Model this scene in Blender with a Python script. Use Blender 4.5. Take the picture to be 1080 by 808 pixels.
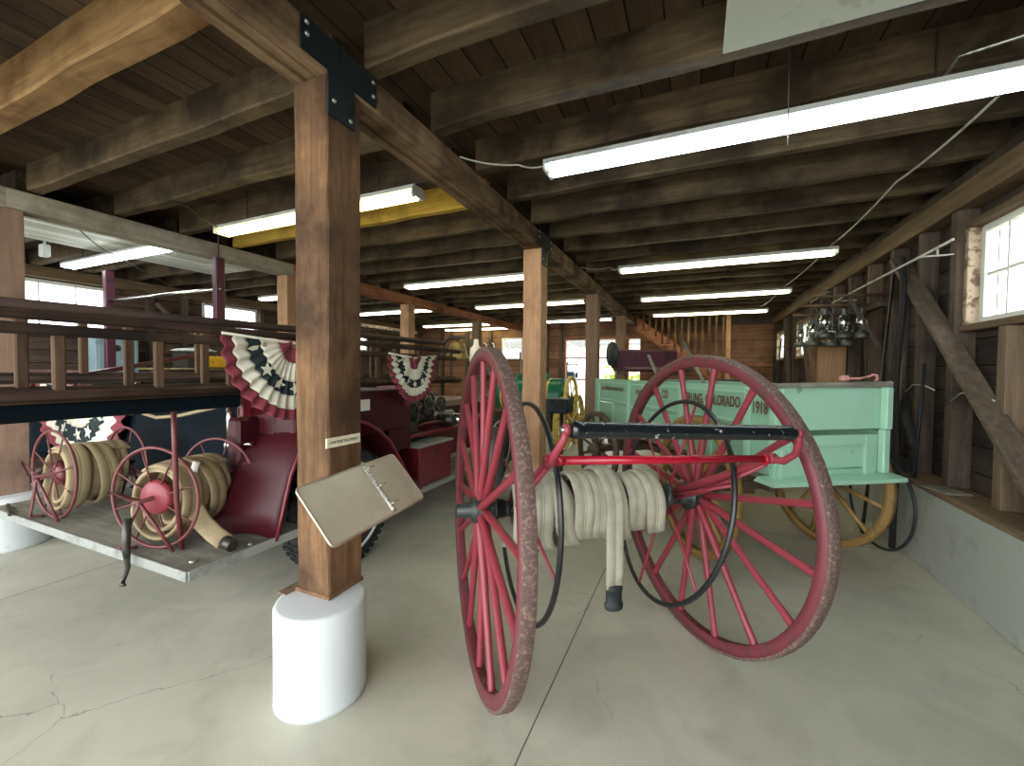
import bpy, math, random
from mathutils import Vector, Matrix, noise
PI = math.pi
random.seed(7)
S = bpy.context.scene
for o in list(bpy.data.objects): bpy.data.objects.remove(o)
col = S.collection

# ------------------------------------------------------------------ camera
YAW, PIT, ROL, CH, FPX = .4134, -.0285, .0078, 1.5296, 439.97
F = Vector((-math.sin(YAW)*math.cos(PIT), math.cos(YAW)*math.cos(PIT), math.sin(PIT)))
R0 = Vector((math.cos(YAW), math.sin(YAW), 0)); U0 = R0.cross(F)
R2 = R0*math.cos(ROL) + U0*math.sin(ROL); U2 = R2.cross(F)
cd = bpy.data.cameras.new('camera'); cam = bpy.data.objects.new('camera', cd); col.objects.link(cam)
cd.sensor_fit = 'HORIZONTAL'; cd.sensor_width = 36; cd.lens = 36*FPX/1080; cd.clip_start = .05; cd.clip_end = 300
M = Matrix((R2, U2, -F)).transposed().to_4x4(); M.translation = Vector((0, 0, CH)); cam.matrix_world = M
S.camera = cam

# ------------------------------------------------------------------ world, light, exposure
S.view_settings.view_transform = 'Standard'
S.view_settings.look = 'None'
S.view_settings.exposure = 1.05
S.view_settings.gamma = 1
S.view_settings.use_curve_mapping = False
W = bpy.data.worlds.new('world'); S.world = W; W.use_nodes = True
bg = W.node_tree.nodes['Background']; bg.inputs[0].default_value = (.93, .97, 1, 1); bg.inputs[1].default_value = 3.7
TUBE = 7.5

# ------------------------------------------------------------------ materials
def lin(h):
    r = [int(h[i:i+2], 16)/255 for i in (0, 2, 4)]
    return tuple((c/12.92 if c <= .04045 else ((c+.055)/1.055)**2.4) for c in r) + (1,)
class NT:
    def __init__(s, m): s.t = m.node_tree; s.n = s.t.nodes; s.l = s.t.links
    def new(s, ty, **k):
        n = s.n.new(ty)
        for a, b in k.items(): setattr(n, a, b)
        return n
    def put(s, n, i, v):
        if hasattr(v, 'is_output') or isinstance(v, bpy.types.NodeSocket): s.l.new(v, n.inputs[i])
        else: n.inputs[i].default_value = v
    def math(s, op, a, b=0.0, c=None):
        n = s.new('ShaderNodeMath', operation=op); s.put(n, 0, a); s.put(n, 1, b)
        if c is not None: s.put(n, 2, c)
        return n.outputs[0]
    def mix(s, f, a, b, mode='MIX'):
        n = s.new('ShaderNodeMix', data_type='RGBA', blend_type=mode)
        s.put(n, 0, f); s.put(n, 6, a); s.put(n, 7, b); return n.outputs[2]
    def ramp(s, f, stops):
        n = s.new('ShaderNodeValToRGB'); e = n.color_ramp.elements
        while len(e) < len(stops): e.new(.5)
        for el, (p, c) in zip(e, stops): el.position = p; el.color = c if len(c) == 4 else tuple(c)+(1,)
        s.put(n, 0, f); return n.outputs[0]
    def coord(s, scale=(1, 1, 1), kind='Object'):
        t = s.new('ShaderNodeTexCoord'); m = s.new('ShaderNodeMapping'); m.inputs[3].default_value = scale
        s.l.new(t.outputs[kind], m.inputs[0]); return m.outputs[0]
    def noise(s, v, sc, det=5, rough=.6, dist=0.0):
        n = s.new('ShaderNodeTexNoise'); s.put(n, 'Vector', v); n.inputs['Scale'].default_value = sc
        n.inputs['Detail'].default_value = det; n.inputs['Roughness'].default_value = rough; n.inputs['Distortion'].default_value = dist
        return n.outputs[0]
def base(name, rough=.6, metal=0, spec=.5):
    m = bpy.data.materials.new(name); m.use_nodes = True
    b = m.node_tree.nodes['Principled BSDF']; b.inputs['Roughness'].default_value = rough; b.inputs['Metallic'].default_value = metal
    b.inputs['Specular IOR Level'].default_value = spec
    return m, NT(m), b
def bump(nt, b, h, st=.4, d=.01):
    n = nt.new('ShaderNodeBump'); n.inputs['Strength'].default_value = st; n.inputs['Distance'].default_value = d
    nt.put(n, 'Height', h); nt.l.new(n.outputs[0], b.inputs['Normal'])
BLK = (0, 0, 0, 1); WHT = (1, 1, 1, 1)
def paint(name, c, c2=None, rough=.45, metal=0, sc=9, wear=.55, band=.08, bmp=.15, spec=.5):
    m, nt, b = base(name, rough, metal, spec)
    v = nt.coord(); n = nt.noise(v, sc, 7, .65); n2 = nt.noise(v, sc*.25, 3)
    c1 = lin(c); cc2 = lin(c2) if c2 else tuple(x*.6 for x in c1[:3])+(1,)
    sh = nt.mix(n2, tuple(x*.82 for x in c1[:3])+(1,), tuple(min(1, x*1.14) for x in c1[:3])+(1,))
    f = nt.ramp(n, [(wear, BLK), (wear+band, WHT)])
    nt.l.new(nt.mix(f, sh, cc2), b.inputs['Base Color'])
    if bmp: bump(nt, b, n, bmp, .004)
    return m
def wood(name, c1, c2, axis='Z', sc=1.0, rough=.75, stain=None, amount=.5, rnd=.35):
    m, nt, b = base(name, rough, 0, .25)
    s = [14*sc]*3; s['XYZ'.index(axis)] = 1.1*sc
    oi = nt.new('ShaderNodeObjectInfo')
    t = nt.new('ShaderNodeTexCoord'); ad = nt.new('ShaderNodeVectorMath', operation='ADD')
    rs = nt.new('ShaderNodeVectorMath', operation='SCALE'); rs.inputs[0].default_value = (7, 13, 5); nt.put(rs, 3, oi.outputs['Random'])
    nt.l.new(t.outputs['Object'], ad.inputs[0]); nt.l.new(rs.outputs[0], ad.inputs[1])
    mp = nt.new('ShaderNodeMapping'); mp.inputs[3].default_value = s; nt.l.new(ad.outputs[0], mp.inputs[0])
    g = nt.noise(mp.outputs[0], 1.6, 8, .7, .6)
    blot = nt.noise(ad.outputs[0], 2.3, 5, .6)
    f = nt.ramp(g, [(.32, BLK), (.68, WHT)])
    c = nt.mix(f, lin(c1), lin(c2))
    if stain:
        sf = nt.ramp(blot, [(.5-.12*amount, BLK), (.72-.1*amount, WHT)])
        c = nt.mix(sf, c, lin(stain))
    vr = nt.math('MULTIPLY_ADD', oi.outputs['Random'], rnd, 1-rnd/2)
    cm = nt.new('ShaderNodeVectorMath', operation='SCALE'); nt.l.new(c, cm.inputs[0]); nt.l.new(vr, cm.inputs[3])
    nt.l.new(cm.outputs[0], b.inputs['Base Color'])
    bump(nt, b, nt.math('ADD', g, blot), .5, .006)
    return m
def boards(name, c1, c2, run='Y', across='X', w=.16, gap=.04, sc=1.0, rough=.8, stain=None, endlen=2.4, seam='120c08'):
    m, nt, b = base(name, rough, 0, .2)
    t = nt.new('ShaderNodeTexCoord'); sp = nt.new('ShaderNodeSeparateXYZ'); nt.l.new(t.outputs['Object'], sp.inputs[0])
    A = sp.outputs['XYZ'.index(across)]; L = sp.outputs['XYZ'.index(run)]
    k = nt.math('DIVIDE', A, w); fl = nt.math('FLOOR', k); fr = nt.math('FRACT', k)
    wn = nt.new('ShaderNodeTexWhiteNoise', noise_dimensions='1D'); nt.put(wn, 'W', fl)
    k2 = nt.math('ADD', nt.math('DIVIDE', L, endlen), nt.math('MULTIPLY', wn.outputs[0], 7.0)); fl2 = nt.math('FLOOR', k2)
    wn2 = nt.new('ShaderNodeTexWhiteNoise', noise_dimensions='2D')
    cb = nt.new('ShaderNodeCombineXYZ'); nt.put(cb, 0, fl); nt.put(cb, 1, fl2); nt.l.new(cb.outputs[0], wn2.inputs['Vector'])
    s = [10*sc]*3; s['XYZ'.index(run)] = .8*sc
    ad = nt.new('ShaderNodeVectorMath', operation='ADD'); nt.l.new(t.outputs['Object'], ad.inputs[0]); nt.l.new(wn2.outputs[1], ad.inputs[1])
    mp = nt.new('ShaderNodeMapping'); mp.inputs[3].default_value = s; nt.l.new(ad.outputs[0], mp.inputs[0])
    g = nt.noise(mp.outputs[0], 1.5, 8, .7, .5)
    c = nt.mix(nt.ramp(g, [(.3, BLK), (.7, WHT)]), lin(c1), lin(c2))
    if stain:
        bl = nt.noise(t.outputs['Object'], 1.3, 5, .65); c = nt.mix(nt.ramp(bl, [(.48, BLK), (.68, WHT)]), c, lin(stain))
    vr = nt.math('MULTIPLY_ADD', wn2.outputs[0], .6, .7)
    cm = nt.new('ShaderNodeVectorMath', operation='SCALE'); nt.l.new(c, cm.inputs[0]); nt.l.new(vr, cm.inputs[3])
    e = nt.math('LESS_THAN', nt.math('MINIMUM', fr, nt.math('SUBTRACT', 1.0, fr)), gap)
    nt.l.new(nt.mix(e, cm.outputs[0], lin(seam)), b.inputs['Base Color'])
    bump(nt, b, nt.math('SUBTRACT', g, nt.math('MULTIPLY', e, 1.5)), .6, .01)
    return m

def concrete_floor():
    m, nt, b = base('floor_concrete', .42, 0, .35)
    v = nt.coord(); n = nt.noise(v, .75, 8, .62, .3); n2 = nt.noise(v, 6, 8, .7); n3 = nt.noise(v, 2.2, 5, .6, 1.2)
    c = nt.mix(nt.ramp(n, [(.3, BLK), (.7, WHT)]), lin('a4a291'), lin('c0bdab'))
    c = nt.mix(nt.ramp(n3, [(.48, BLK), (.75, (.5, .5, .5, 1))]), c, lin('8f8d80'))
    c = nt.mix(nt.ramp(n2, [(.62, BLK), (.8, (.35, .35, .35, 1))]), c, lin('6f6c62'))
    vo = nt.new('ShaderNodeTexVoronoi', feature='DISTANCE_TO_EDGE'); vo.inputs['Scale'].default_value = .55
    wob = nt.new('ShaderNodeVectorMath', operation='ADD'); wn = nt.new('ShaderNodeTexNoise'); wn.inputs['Scale'].default_value = 3.5; wn.inputs['Detail'].default_value = 6
    nt.l.new(v, wn.inputs['Vector']); sc_ = nt.new('ShaderNodeVectorMath', operation='SCALE'); sc_.inputs[3].default_value = .22
    nt.l.new(wn.outputs[1], sc_.inputs[0]); nt.l.new(v, wob.inputs[0]); nt.l.new(sc_.outputs[0], wob.inputs[1]); nt.l.new(wob.outputs[0], vo.inputs['Vector'])
    crack = nt.math('MULTIPLY', nt.math('LESS_THAN', vo.outputs[0], .0011), nt.math('GREATER_THAN', n, .5))
    sp = nt.new('ShaderNodeSeparateXYZ'); nt.l.new(v, sp.inputs[0])
    jx = nt.math('LESS_THAN', nt.math('ABSOLUTE', nt.math('ADD', sp.outputs[0], .6126)), .003)
    jx2 = nt.math('LESS_THAN', nt.math('ABSOLUTE', nt.math('ADD', sp.outputs[0], 4.15)), .004)
    jy = nt.math('LESS_THAN', nt.math('ABSOLUTE', nt.math('SUBTRACT', sp.outputs[1], 4.6)), .004)
    j = nt.math('MAXIMUM', nt.math('MAXIMUM', jx, jx2), nt.math('MAXIMUM', jy, nt.math('MULTIPLY', crack, .45)))
    nt.l.new(nt.mix(j, c, lin('4c4b44')), b.inputs['Base Color'])
    r = nt.math('MULTIPLY_ADD', n2, .35, .28); nt.l.new(r, b.inputs['Roughness'])
    bump(nt, b, nt.math('SUBTRACT', n2, j), .12, .004)
    return m
def emis(name, c, st):
    m = bpy.data.materials.new(name); m.use_nodes = True; nt = m.node_tree; nt.nodes.clear()
    e = nt.nodes.new('ShaderNodeEmission'); e.inputs[0].default_value = c; e.inputs[1].default_value = st
    o = nt.nodes.new('ShaderNodeOutputMaterial'); nt.links.new(e.outputs[0], o.inputs[0]); return m
def glassm(name, rough=.02, tint=(1, 1, 1, 1), alpha=.12):
    m = bpy.data.materials.new(name); m.use_nodes = True; nt = m.node_tree; nt.nodes.clear()
    g = nt.nodes.new('ShaderNodeBsdfGlossy'); g.inputs['Roughness'].default_value = rough
    t = nt.nodes.new('ShaderNodeBsdfTransparent'); t.inputs[0].default_value = tint
    mx = nt.nodes.new('ShaderNodeMixShader'); mx.inputs[0].default_value = alpha
    o = nt.nodes.new('ShaderNodeOutputMaterial')
    nt.links.new(t.outputs[0], mx.inputs[1]); nt.links.new(g.outputs[0], mx.inputs[2]); nt.links.new(mx.outputs[0], o.inputs[0]); return m

m_floor = concrete_floor()
m_post = wood('weathered_timber', '5d442f', '967250', 'Z', 1.3, stain='4a3524', amount=1.1)
m_pine = wood('fresh_pine', '9b775a', 'bd9674', 'Z', 1, stain='85654a', amount=.2)
m_pinkpost = wood('planed_post', '8e7263', 'a98c7c', 'Z', .8, stain='7c6558', amount=.2)
m_greypost = wood('grey_post', '6a5546', '8c7460', 'Z', 1)
m_beam = wood('old_beam', '69523d', 'a1876a', 'Y', 1, stain='4a3626', amount=1)
m_beamw = wood('whitewashed_beam', '8f887c', 'b8b1a3', 'Y', .8, stain='7a7164', amount=.3)
m_beamr = wood('red_brown_beam', '8d5a40', 'b57c5b', 'Y', .9, stain='6b4634', amount=.3)
m_joist = wood('dark_joist', '443829', '705f49', 'X', .8, stain='33291f', amount=.9)
m_joistlit = wood('lighter_joist', '7d5f40', 'ad8a5e', 'X', .8, stain='6a4a2c', amount=.3)  # joist wood with the light on the nearest joists put into its colour
m_joisty = wood('yellowed_joist', 'a58638', 'c9a850', 'X', .8, stain='6f5a2c', amount=.3)  # yellow light of the nearby strip lamp painted into the joist colour
m_ceil = boards('ceiling_boards', '403327', '5c4938', 'Y', 'X', .17, .025, stain='382c22')
m_white_bead = boards('white_beadboard', 'd4d6cd', 'e6e7df', 'Y', 'X', .085, .06, .6, rough=.6, seam='8a8c84')
m_wallr = boards('dark_wall_boards', '37302c', '544840', 'Y', 'Z', .2, .025, stain='231d1b')
m_wallb = boards('back_wall_planks', '6c4e3a', '957054', 'X', 'Z', .24, .02, stain='5b3a27')
m_walll = boards('left_wall_boards', '4a3a30', '6b574a', 'Y', 'Z', .2, .03, stain='3a2e27')
m_stud = wood('wall_stud', '443a33', '685a4d', 'Z', 1, stain='393029', amount=.4)
m_studl = wood('lighter_stud', '5b4c3f', '7f6b57', 'Z', 1)
m_plate = wood('wall_plate', '5c4937', '857055', 'Y', .8)
m_brace = wood('diagonal_brace', '51463b', '766758', 'Y', .8)
m_sill = wood('sill_plank', '564534', '7b664f', 'Y', .8)
m_greywood = wood('grey_weathered_plank', '6d6a60', '9a978a', 'X', 1, stain='57524a')
m_ladder = wood('ladder_wood', '2f231e', '59453a', 'Y', 1, stain='231b18', amount=.6)
m_rung = wood('ladder_rung', '46352b', '68523f', 'Z', 1)
m_curb = paint('curb_concrete', 'a3a69c', '83847b', .8, sc=3, wear=.55, band=.2, bmp=.3)
m_pier = paint('white_painted_concrete', 'c9cfcf', 'a8a79c', .6, sc=5, wear=.66, band=.1, bmp=.3)
m_steel_dark = paint('dark_steel_plate', '2c3438', '1d2326', .5, .6, sc=6)
m_bolt = paint('galvanised_bolt', 'b9bcb8', '7d7f7a', .35, .9)
m_red = paint('red_spoke_paint', '87303b', '652630', .45, sc=12, wear=.64, band=.08)
m_redrim = paint('dull_red_rim', '6c2d36', '513432', .55, sc=14, wear=.52, band=.12)
m_redbright = paint('bright_red_enamel', 'a3122a', '7a1022', .25, sc=10, wear=.72)
m_tyre = paint('rusty_iron_tire', '5f4b45', '8d7468', .75, .2, sc=70, wear=.5, band=.16, bmp=.5)
m_hub = paint('greasy_iron_hub', '3d4240', '23282a', .45, .5, sc=15)
m_blackp = paint('chipped_black_paint', '10171b', 'a9a698', .25, sc=30, wear=.63, band=.02, spec=.7)
m_blackhoop = paint('black_hoop_iron', '1b1e1f', '6a6860', .35, sc=30, wear=.68, band=.04)
m_rubber = paint('black_rubber', '1c2224', '2c3234', .6, sc=12)
m_maroon = paint('maroon_truck_paint', '3f0b15', '2e0810', .45, sc=3, wear=.6, band=.25, bmp=.03, spec=.35)
m_truckred = paint('truck_red_paint', '6a1a26', '45121b', .38, sc=5, wear=.62, band=.15, bmp=.05)
m_reelred = paint('faded_red_reel', '6a3234', '4c2426', .45, sc=14, wear=.6)
m_navy = paint('dark_navy_steel', '06121a', '080d10', .8, sc=4, bmp=.05, spec=.12)
m_chrome = paint('nickel_plate', 'c8c6bc', '8e8a7c', .22, 1.0, sc=8)
m_brass = paint('old_brass', '84734c', '574a33', .5, .6, sc=10)
m_iron = paint('machined_iron', '4c4a45', '2c2a28', .4, .7, sc=12)
m_ironred = paint('oily_red_iron', '5a2a29', '2e1f1e', .4, .3, sc=12)
m_board = paint('brushed_aluminium', 'b9ad98', 'a79a86', .42, .75, sc=6, wear=.5, band=.3, bmp=.03)
m_paper = paint('cream_sign_card', 'e9e3c4', 'ddd6b5', .6, bmp=0)
m_ink = paint('black_ink', '2a2a2a', '2a2a2a', .6, bmp=0)
m_mint = paint('mint_green_paint', '8fbfa2', '6b917b', .55, sc=8, wear=.66, band=.05, bmp=.25)
m_mint_alias = m_mint
m_mint2 = paint('mint_green_trim', 'a3cfb5', '7c9a86', .55, sc=9, wear=.64, band=.05, bmp=.25)  # trim mint; its lighter tone also paints the light on the wagon's end
m_ochre = paint('ochre_wheel_paint', '937340', '65543a', .55, sc=10, wear=.55, band=.15, bmp=.3)
m_ochredk = paint('dirty_brown_wheel', '5a4a3a', '3c322a', .6, sc=10)
m_letters = paint('faded_brown_lettering', '6a4636', '7d6a52', .6, sc=20, wear=.6, bmp=0)
m_leather = paint('maroon_leather', '4c2030', '33161f', .45, sc=7)
m_green = paint('dark_green_enamel', '0f6b50', '0a4a3a', .3, sc=5)
m_yellow = paint('yellow_wheel_paint', 'd9c060', '9a8748', .4, sc=9)
m_ybox = paint('yellow_plastic', 'e0ae1a', 'a8820f', .5)
m_edge = paint('worn_grey_edging', '8f928c', '6f716b', .6, sc=7, wear=.5, band=.15)
m_bluew = paint('pale_blue_panel', '8fa6ad', '6b7f88', .5, sc=6, wear=.55, band=.15)
m_winw = paint('white_window_paint', 'dfe3da', 'b9b5a2', .5, sc=10, wear=.68)
m_winjamb = paint('peeling_jamb_paint', 'b9a58c', '6f5a47', .7, sc=14, wear=.5)
m_pink = paint('pink_iron_tool', 'c98a84', '8f5d58', .5)
m_wire = paint('white_cable_sheath', 'b9b7ad', '8d8b82', .6, bmp=0)
m_dwire = paint('dark_cable_sheath', '26221f', '1a1817', .6, bmp=0)
m_fixt = paint('white_enamel_channel', 'd3d8d6', 'b7bbb8', .4, sc=4, bmp=0)
m_olive = paint('grey_steel_canister', '5a5c55', '3d3f3b', .45, .5)
m_cloth_dark = paint('dark_tarred_cloth', '1d1a1b', '2a2626', .9, sc=6)
m_tag = paint('white_paper_tag', 'eceae0', 'd8d5c8', .7, bmp=0)
m_glass = glassm('window_glass'); m_lglass = glassm('lantern_glass', .12, (.75, .8, .77, 1), .55)
m_patio = paint('outside_gravel', 'b9b6a6', '9a9788', .9, sc=4)
m_leaf = paint('yellow_green_leaves', '9db33a', '6f8a2a', .8, sc=12, wear=.5)
m_house = paint('pale_house_siding', 'd9d6cc', 'c4c0b4', .8, sc=3)
m_tubeA = emis('cool_white_tube', (.88, 1, .98, 1), TUBE*1.25)
m_tubeB = emis('warm_white_tube', (1, .93, .55, 1), TUBE)
m_tubeC = emis('yellowed_tube', (1, .88, .32, 1), TUBE*.9)
m_tubeD = emis('neutral_tube', (1, .98, .85, 1), TUBE)
def hosem():
    m, nt, b = base('canvas_fire_hose', .8, 0, .2)
    v = nt.coord(); n = nt.noise(v, 6, 6, .6); wv = nt.noise(v, 90, 2)
    c = nt.mix(nt.ramp(n, [(.35, BLK), (.7, WHT)]), lin('938f7d'), lin('b7b3a0'))
    nt.l.new(nt.mix(nt.math('MULTIPLY', wv, .25), c, lin('8d8a78')), b.inputs['Base Color']); bump(nt, b, wv, .4, .002); return m
m_hose = hosem()
m_hose2 = paint('tan_canvas_hose', '9c8b6b', '807055', .85, sc=8, wear=.55, band=.2)
m_bw = paint('cotton_white', 'd8d4c2', 'c2bea9', .9, sc=6, wear=.55, band=.2, bmp=0)
m_br = paint('cotton_red', '7e3440', '6a2b35', .9, sc=6, bmp=0)
m_bb = paint('cotton_navy', '1d2c2f', '17262a', .9, sc=6, bmp=0)

# ------------------------------------------------------------------ mesh builder
def fr(d, up=Vector((0, 0, 1))):
    d = Vector(d).normalized(); up = Vector(up)
    if abs(d.dot(up)) > .98: up = Vector((1, 0, 0))
    x = up.cross(d).normalized(); y = d.cross(x); return x, y, d
class MB:
    def __init__(s): s.v = []; s.f = []; s.sm = []; s.mi = []; s.cur = 0
    def add(s, vs, fs, smooth=False):
        o = len(s.v); s.v += [Vector(p) for p in vs]
        for f in fs: s.f.append([i+o for i in f]); s.sm.append(smooth); s.mi.append(s.cur)
        return s
    def box(s, x0, x1, y0, y1, z0, z1, M=None, bev=0.0, taper=None):
        b = min(bev, (abs(x1-x0))*.45, abs(y1-y0)*.45, abs(z1-z0)*.45)
        if b > 0:
            vs = []
            for X, sx in ((x0, 1), (x1, -1)):
                for Y, sy in ((y0, 1), (y1, -1)):
                    for Z, sz in ((z0, 1), (z1, -1)):
                        vs += [(X, Y+sy*b, Z+sz*b), (X+sx*b, Y, Z+sz*b), (X+sx*b, Y+sy*b, Z)]
            def i(a, c, d, k): return (a*4+c*2+d)*3+k
            fs = [[i(0,0,0,0),i(0,0,1,0),i(0,1,1,0),i(0,1,0,0)], [i(1,0,0,0),i(1,1,0,0),i(1,1,1,0),i(1,0,1,0)],
                  [i(0,0,0,1),i(1,0,0,1),i(1,0,1,1),i(0,0,1,1)], [i(0,1,0,1),i(0,1,1,1),i(1,1,1,1),i(1,1,0,1)],
                  [i(0,0,0,2),i(0,1,0,2),i(1,1,0,2),i(1,0,0,2)], [i(0,0,1,2),i(1,0,1,2),i(1,1,1,2),i(0,1,1,2)]]
            for a in (0, 1):
                for c in (0, 1):
                    fs.append([i(a,c,0,0), i(a,c,1,0), i(a,c,1,1), i(a,c,0,1)])
                    fs.append([i(a,0,c,0), i(a,1,c,0), i(a,1,c,2), i(a,0,c,2)])
                    fs.append([i(0,a,c,1), i(1,a,c,1), i(1,a,c,2), i(0,a,c,2)])
                    for d in (0, 1): fs.append([i(a,c,d,0), i(a,c,d,1), i(a,c,d,2)])
        else:
            vs = [(x, y, z) for x in (x0, x1) for y in (y0, y1) for z in (z0, z1)]
            fs = [[0,1,3,2],[4,6,7,5],[0,4,5,1],[2,3,7,6],[0,2,6,4],[1,5,7,3]]
        if M is not None: vs = [M @ Vector(p) for p in vs]
        return s.add(vs, fs)
    def bar(s, p0, p1, w, h, up=(0, 0, 1), bev=0.0):
        p0 = Vector(p0); p1 = Vector(p1); x, y, d = fr(p1-p0, up); L = (p1-p0).length
        M = Matrix((x, y, d)).transposed().to_4x4(); M.translation = p0
        return s.box(-w/2, w/2, -h/2, h/2, 0, L, M, bev)
    def lathe(s, prof, seg=24, M=None, a0=0, a1=2*PI, smooth=True, caps=True):
        # prof: (z, r) about Z
        full = abs(a1-a0-2*PI) < 1e-6; n = seg if full else seg+1
        vs = []
        for z, r in prof:
            for k in range(n):
                a = a0+(a1-a0)*k/seg; vs.append(Vector((r*math.cos(a), r*math.sin(a), z)))
        fs = []
        for i in range(len(prof)-1):
            for k in range(seg):
                k2 = (k+1) % n
                fs.append([i*n+k, i*n+k2, (i+1)*n+k2, (i+1)*n+k])
        if M is not None: vs = [M @ p for p in vs]
        o = len(s.v); s.add(vs, fs, smooth)
        if caps and full:
            if prof[0][1] > 1e-4 and prof[0] != prof[-1]: s.f.append([o+k for k in range(n)][::-1]); s.sm.append(False); s.mi.append(s.cur)
            if prof[-1][1] > 1e-4 and prof[0] != prof[-1]: s.f.append([o+(len(prof)-1)*n+k for k in range(n)]); s.sm.append(False); s.mi.append(s.cur)
        return s
    def cyl(s, p0, p1, r0, r1=None, seg=12, smooth=True):
        p0 = Vector(p0); p1 = Vector(p1); r1 = r0 if r1 is None else r1
        x, y, d = fr(p1-p0); M = Matrix((x, y, d)).transposed().to_4x4(); M.translation = p0
        return s.lathe([(0, r0), ((p1-p0).length, r1)], seg, M, smooth=smooth)
    def tube(s, pts, r, seg=8, closed=False, rs=None):
        pts = [Vector(p) for p in pts]; n = len(pts)
        vs = []; px = None
        for i, p in enumerate(pts):
            if closed: d = pts[(i+1) % n]-pts[i-1]
            else: d = pts[min(i+1, n-1)]-pts[max(i-1, 0)]
            if d.length < 1e-9: d = Vector((0, 0, 1))
            d.normalize()
            if px is None: x, y, _ = fr(d)
            else:
                x = px - d*px.dot(d)
                if x.length < 1e-6: x, y, _ = fr(d)
                x.normalize(); y = d.cross(x)
            px = x; rr = rs[i] if rs else r
            for k in range(seg):
                a = 2*PI*k/seg; vs.append(p + x*rr*math.cos(a) + y*rr*math.sin(a))
        fs = []
        for i in range(n if closed else n-1):
            for k in range(seg):
                a = i*seg+k; b = i*seg+(k+1) % seg; j = ((i+1) % n)*seg
                fs.append([a, b, j+(k+1) % seg, j+k])
        o = len(s.v); s.add(vs, fs, True)
        if not closed:
            for q in ([o+k for k in range(seg)][::-1], [o+(n-1)*seg+k for k in range(seg)]): s.f.append(q); s.sm.append(False); s.mi.append(s.cur)
        return s
    def sweep(s, frames, prof, smooth=True, closed=False):
        # frames: (p, xdir, ydir); prof: list (x, y)
        m = len(prof); vs = [p+x*a+y*b for p, x, y in frames for a, b in prof]; fs = []
        for i in range(len(frames)-1):
            for k in range(m):
                fs.append([i*m+k, i*m+(k+1) % m, (i+1)*m+(k+1) % m, (i+1)*m+k])
        o = len(s.v); s.add(vs, fs, smooth)
        if not closed:
            n = len(frames)
            for q in ([o+k for k in range(m)][::-1], [o+(n-1)*m+k for k in range(m)]): s.f.append(q); s.sm.append(False); s.mi.append(s.cur)
        return s
    def prism(s, poly, z0, z1, M=None):
        n = len(poly); vs = [Vector((x, y, z0)) for x, y in poly]+[Vector((x, y, z1)) for x, y in poly]
        fs = [list(range(n))[::-1], list(range(n, 2*n))]+[[i, (i+1) % n, n+(i+1) % n, n+i] for i in range(n)]
        if M is not None: vs = [M @ p for p in vs]
        return s.add(vs, fs)
    def sphere(s, c, r, seg=12, sc=(1, 1, 1)):
        M = Matrix.Translation(c) @ Matrix.Diagonal((*sc, 1))
        return s.lathe([(-r*math.cos(PI*i/8), r*math.sin(PI*i/8)) for i in range(9)], seg, M)
    def build(s, name, mat, parent=None, mats=None):
        me = bpy.data.meshes.new(name); me.from_pydata([tuple(v) for v in s.v], [], s.f)
        for m in (mats or [mat]): me.materials.append(m)
        for p, a, i in zip(me.polygons, s.sm, s.mi): p.use_smooth = a; p.material_index = i
        me.update()
        o = bpy.data.objects.new(name, me); col.objects.link(o)
        if parent: o.parent = parent
        return o
def thing(name, label, cat, loc=(0, 0, 0), rz=0, group=None):
    o = bpy.data.objects.new(name, None); col.objects.link(o); o.location = loc; o.rotation_euler = (0, 0, rz)
    o.empty_display_size = .1
    return tag(o, label, cat, group)
def tag(o, label, cat, group=None):
    o['label'] = label; o['category'] = cat
    if group: o['group'] = group
    return o
def struct(o): o['kind'] = 'structure'; return o
def dup(root, loc=None, rz=None, label=None):
    def cp(o, par):
        c = o.copy(); col.objects.link(c); c.parent = par
        for ch in o.children: cp(ch, c)
        return c
    r = cp(root, None)
    if loc is not None: r.location = loc
    if rz is not None: r.rotation_euler = (0, 0, rz)
    if label: r['label'] = label
    return r
def text_mesh(name, txt, size, mat, parent, M, ext=.001, sx=1.0, align='CENTER', bold=0.0):
    cu = bpy.data.curves.new(name, 'FONT'); cu.body = txt; cu.size = size; cu.extrude = ext; cu.align_x = align; cu.offset = bold
    ob = bpy.data.objects.new(name+'_tmp', cu); col.objects.link(ob)
    dg = bpy.context.evaluated_depsgraph_get(); me = bpy.data.meshes.new_from_object(ob.evaluated_get(dg))
    bpy.data.objects.remove(ob)
    me.transform(M @ Matrix.Diagonal((sx, 1, 1, 1))); me.materials.clear(); me.materials.append(mat)
    o = bpy.data.objects.new(name, me); col.objects.link(o); o.parent = parent; return o
TOX = Matrix.Rotation(PI/2, 4, 'Y')   # Z axis -> X axis
TOY = Matrix.Rotation(-PI/2, 4, 'X')  # Z -> Y
T = Matrix.Translation
ORD = ['first', 'second', 'third', 'fourth', 'fifth', 'sixth', 'seventh', 'eighth', 'ninth', 'tenth', 'eleventh', 'twelfth', 'thirteenth',
       'fourteenth', 'fifteenth', 'sixteenth', 'seventeenth', 'eighteenth', 'nineteenth', 'twentieth', 'twenty-first', 'twenty-second', 'twenty-third', 'twenty-fourth']

# ------------------------------------------------------------------ setting
XR, XS, XP, YB, XL, YF = 1.93, 1.80, 1.78, 12.6, -9.1, -2.2
XB1a, XB1b, XB2a, XB2b, ZB, ZJ, ZC = -1.76, -1.55, -5.52, -5.30, 2.873, 3.05, 3.27
struct(MB().box(XL-.2, 2.2, YF-4, YB+.2, -.12, 0).build('floor', m_floor))
struct(MB().box(XL-.2, 2.2, YF, YB+.2, ZC, ZC+.06).build('ceiling', m_ceil))
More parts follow.
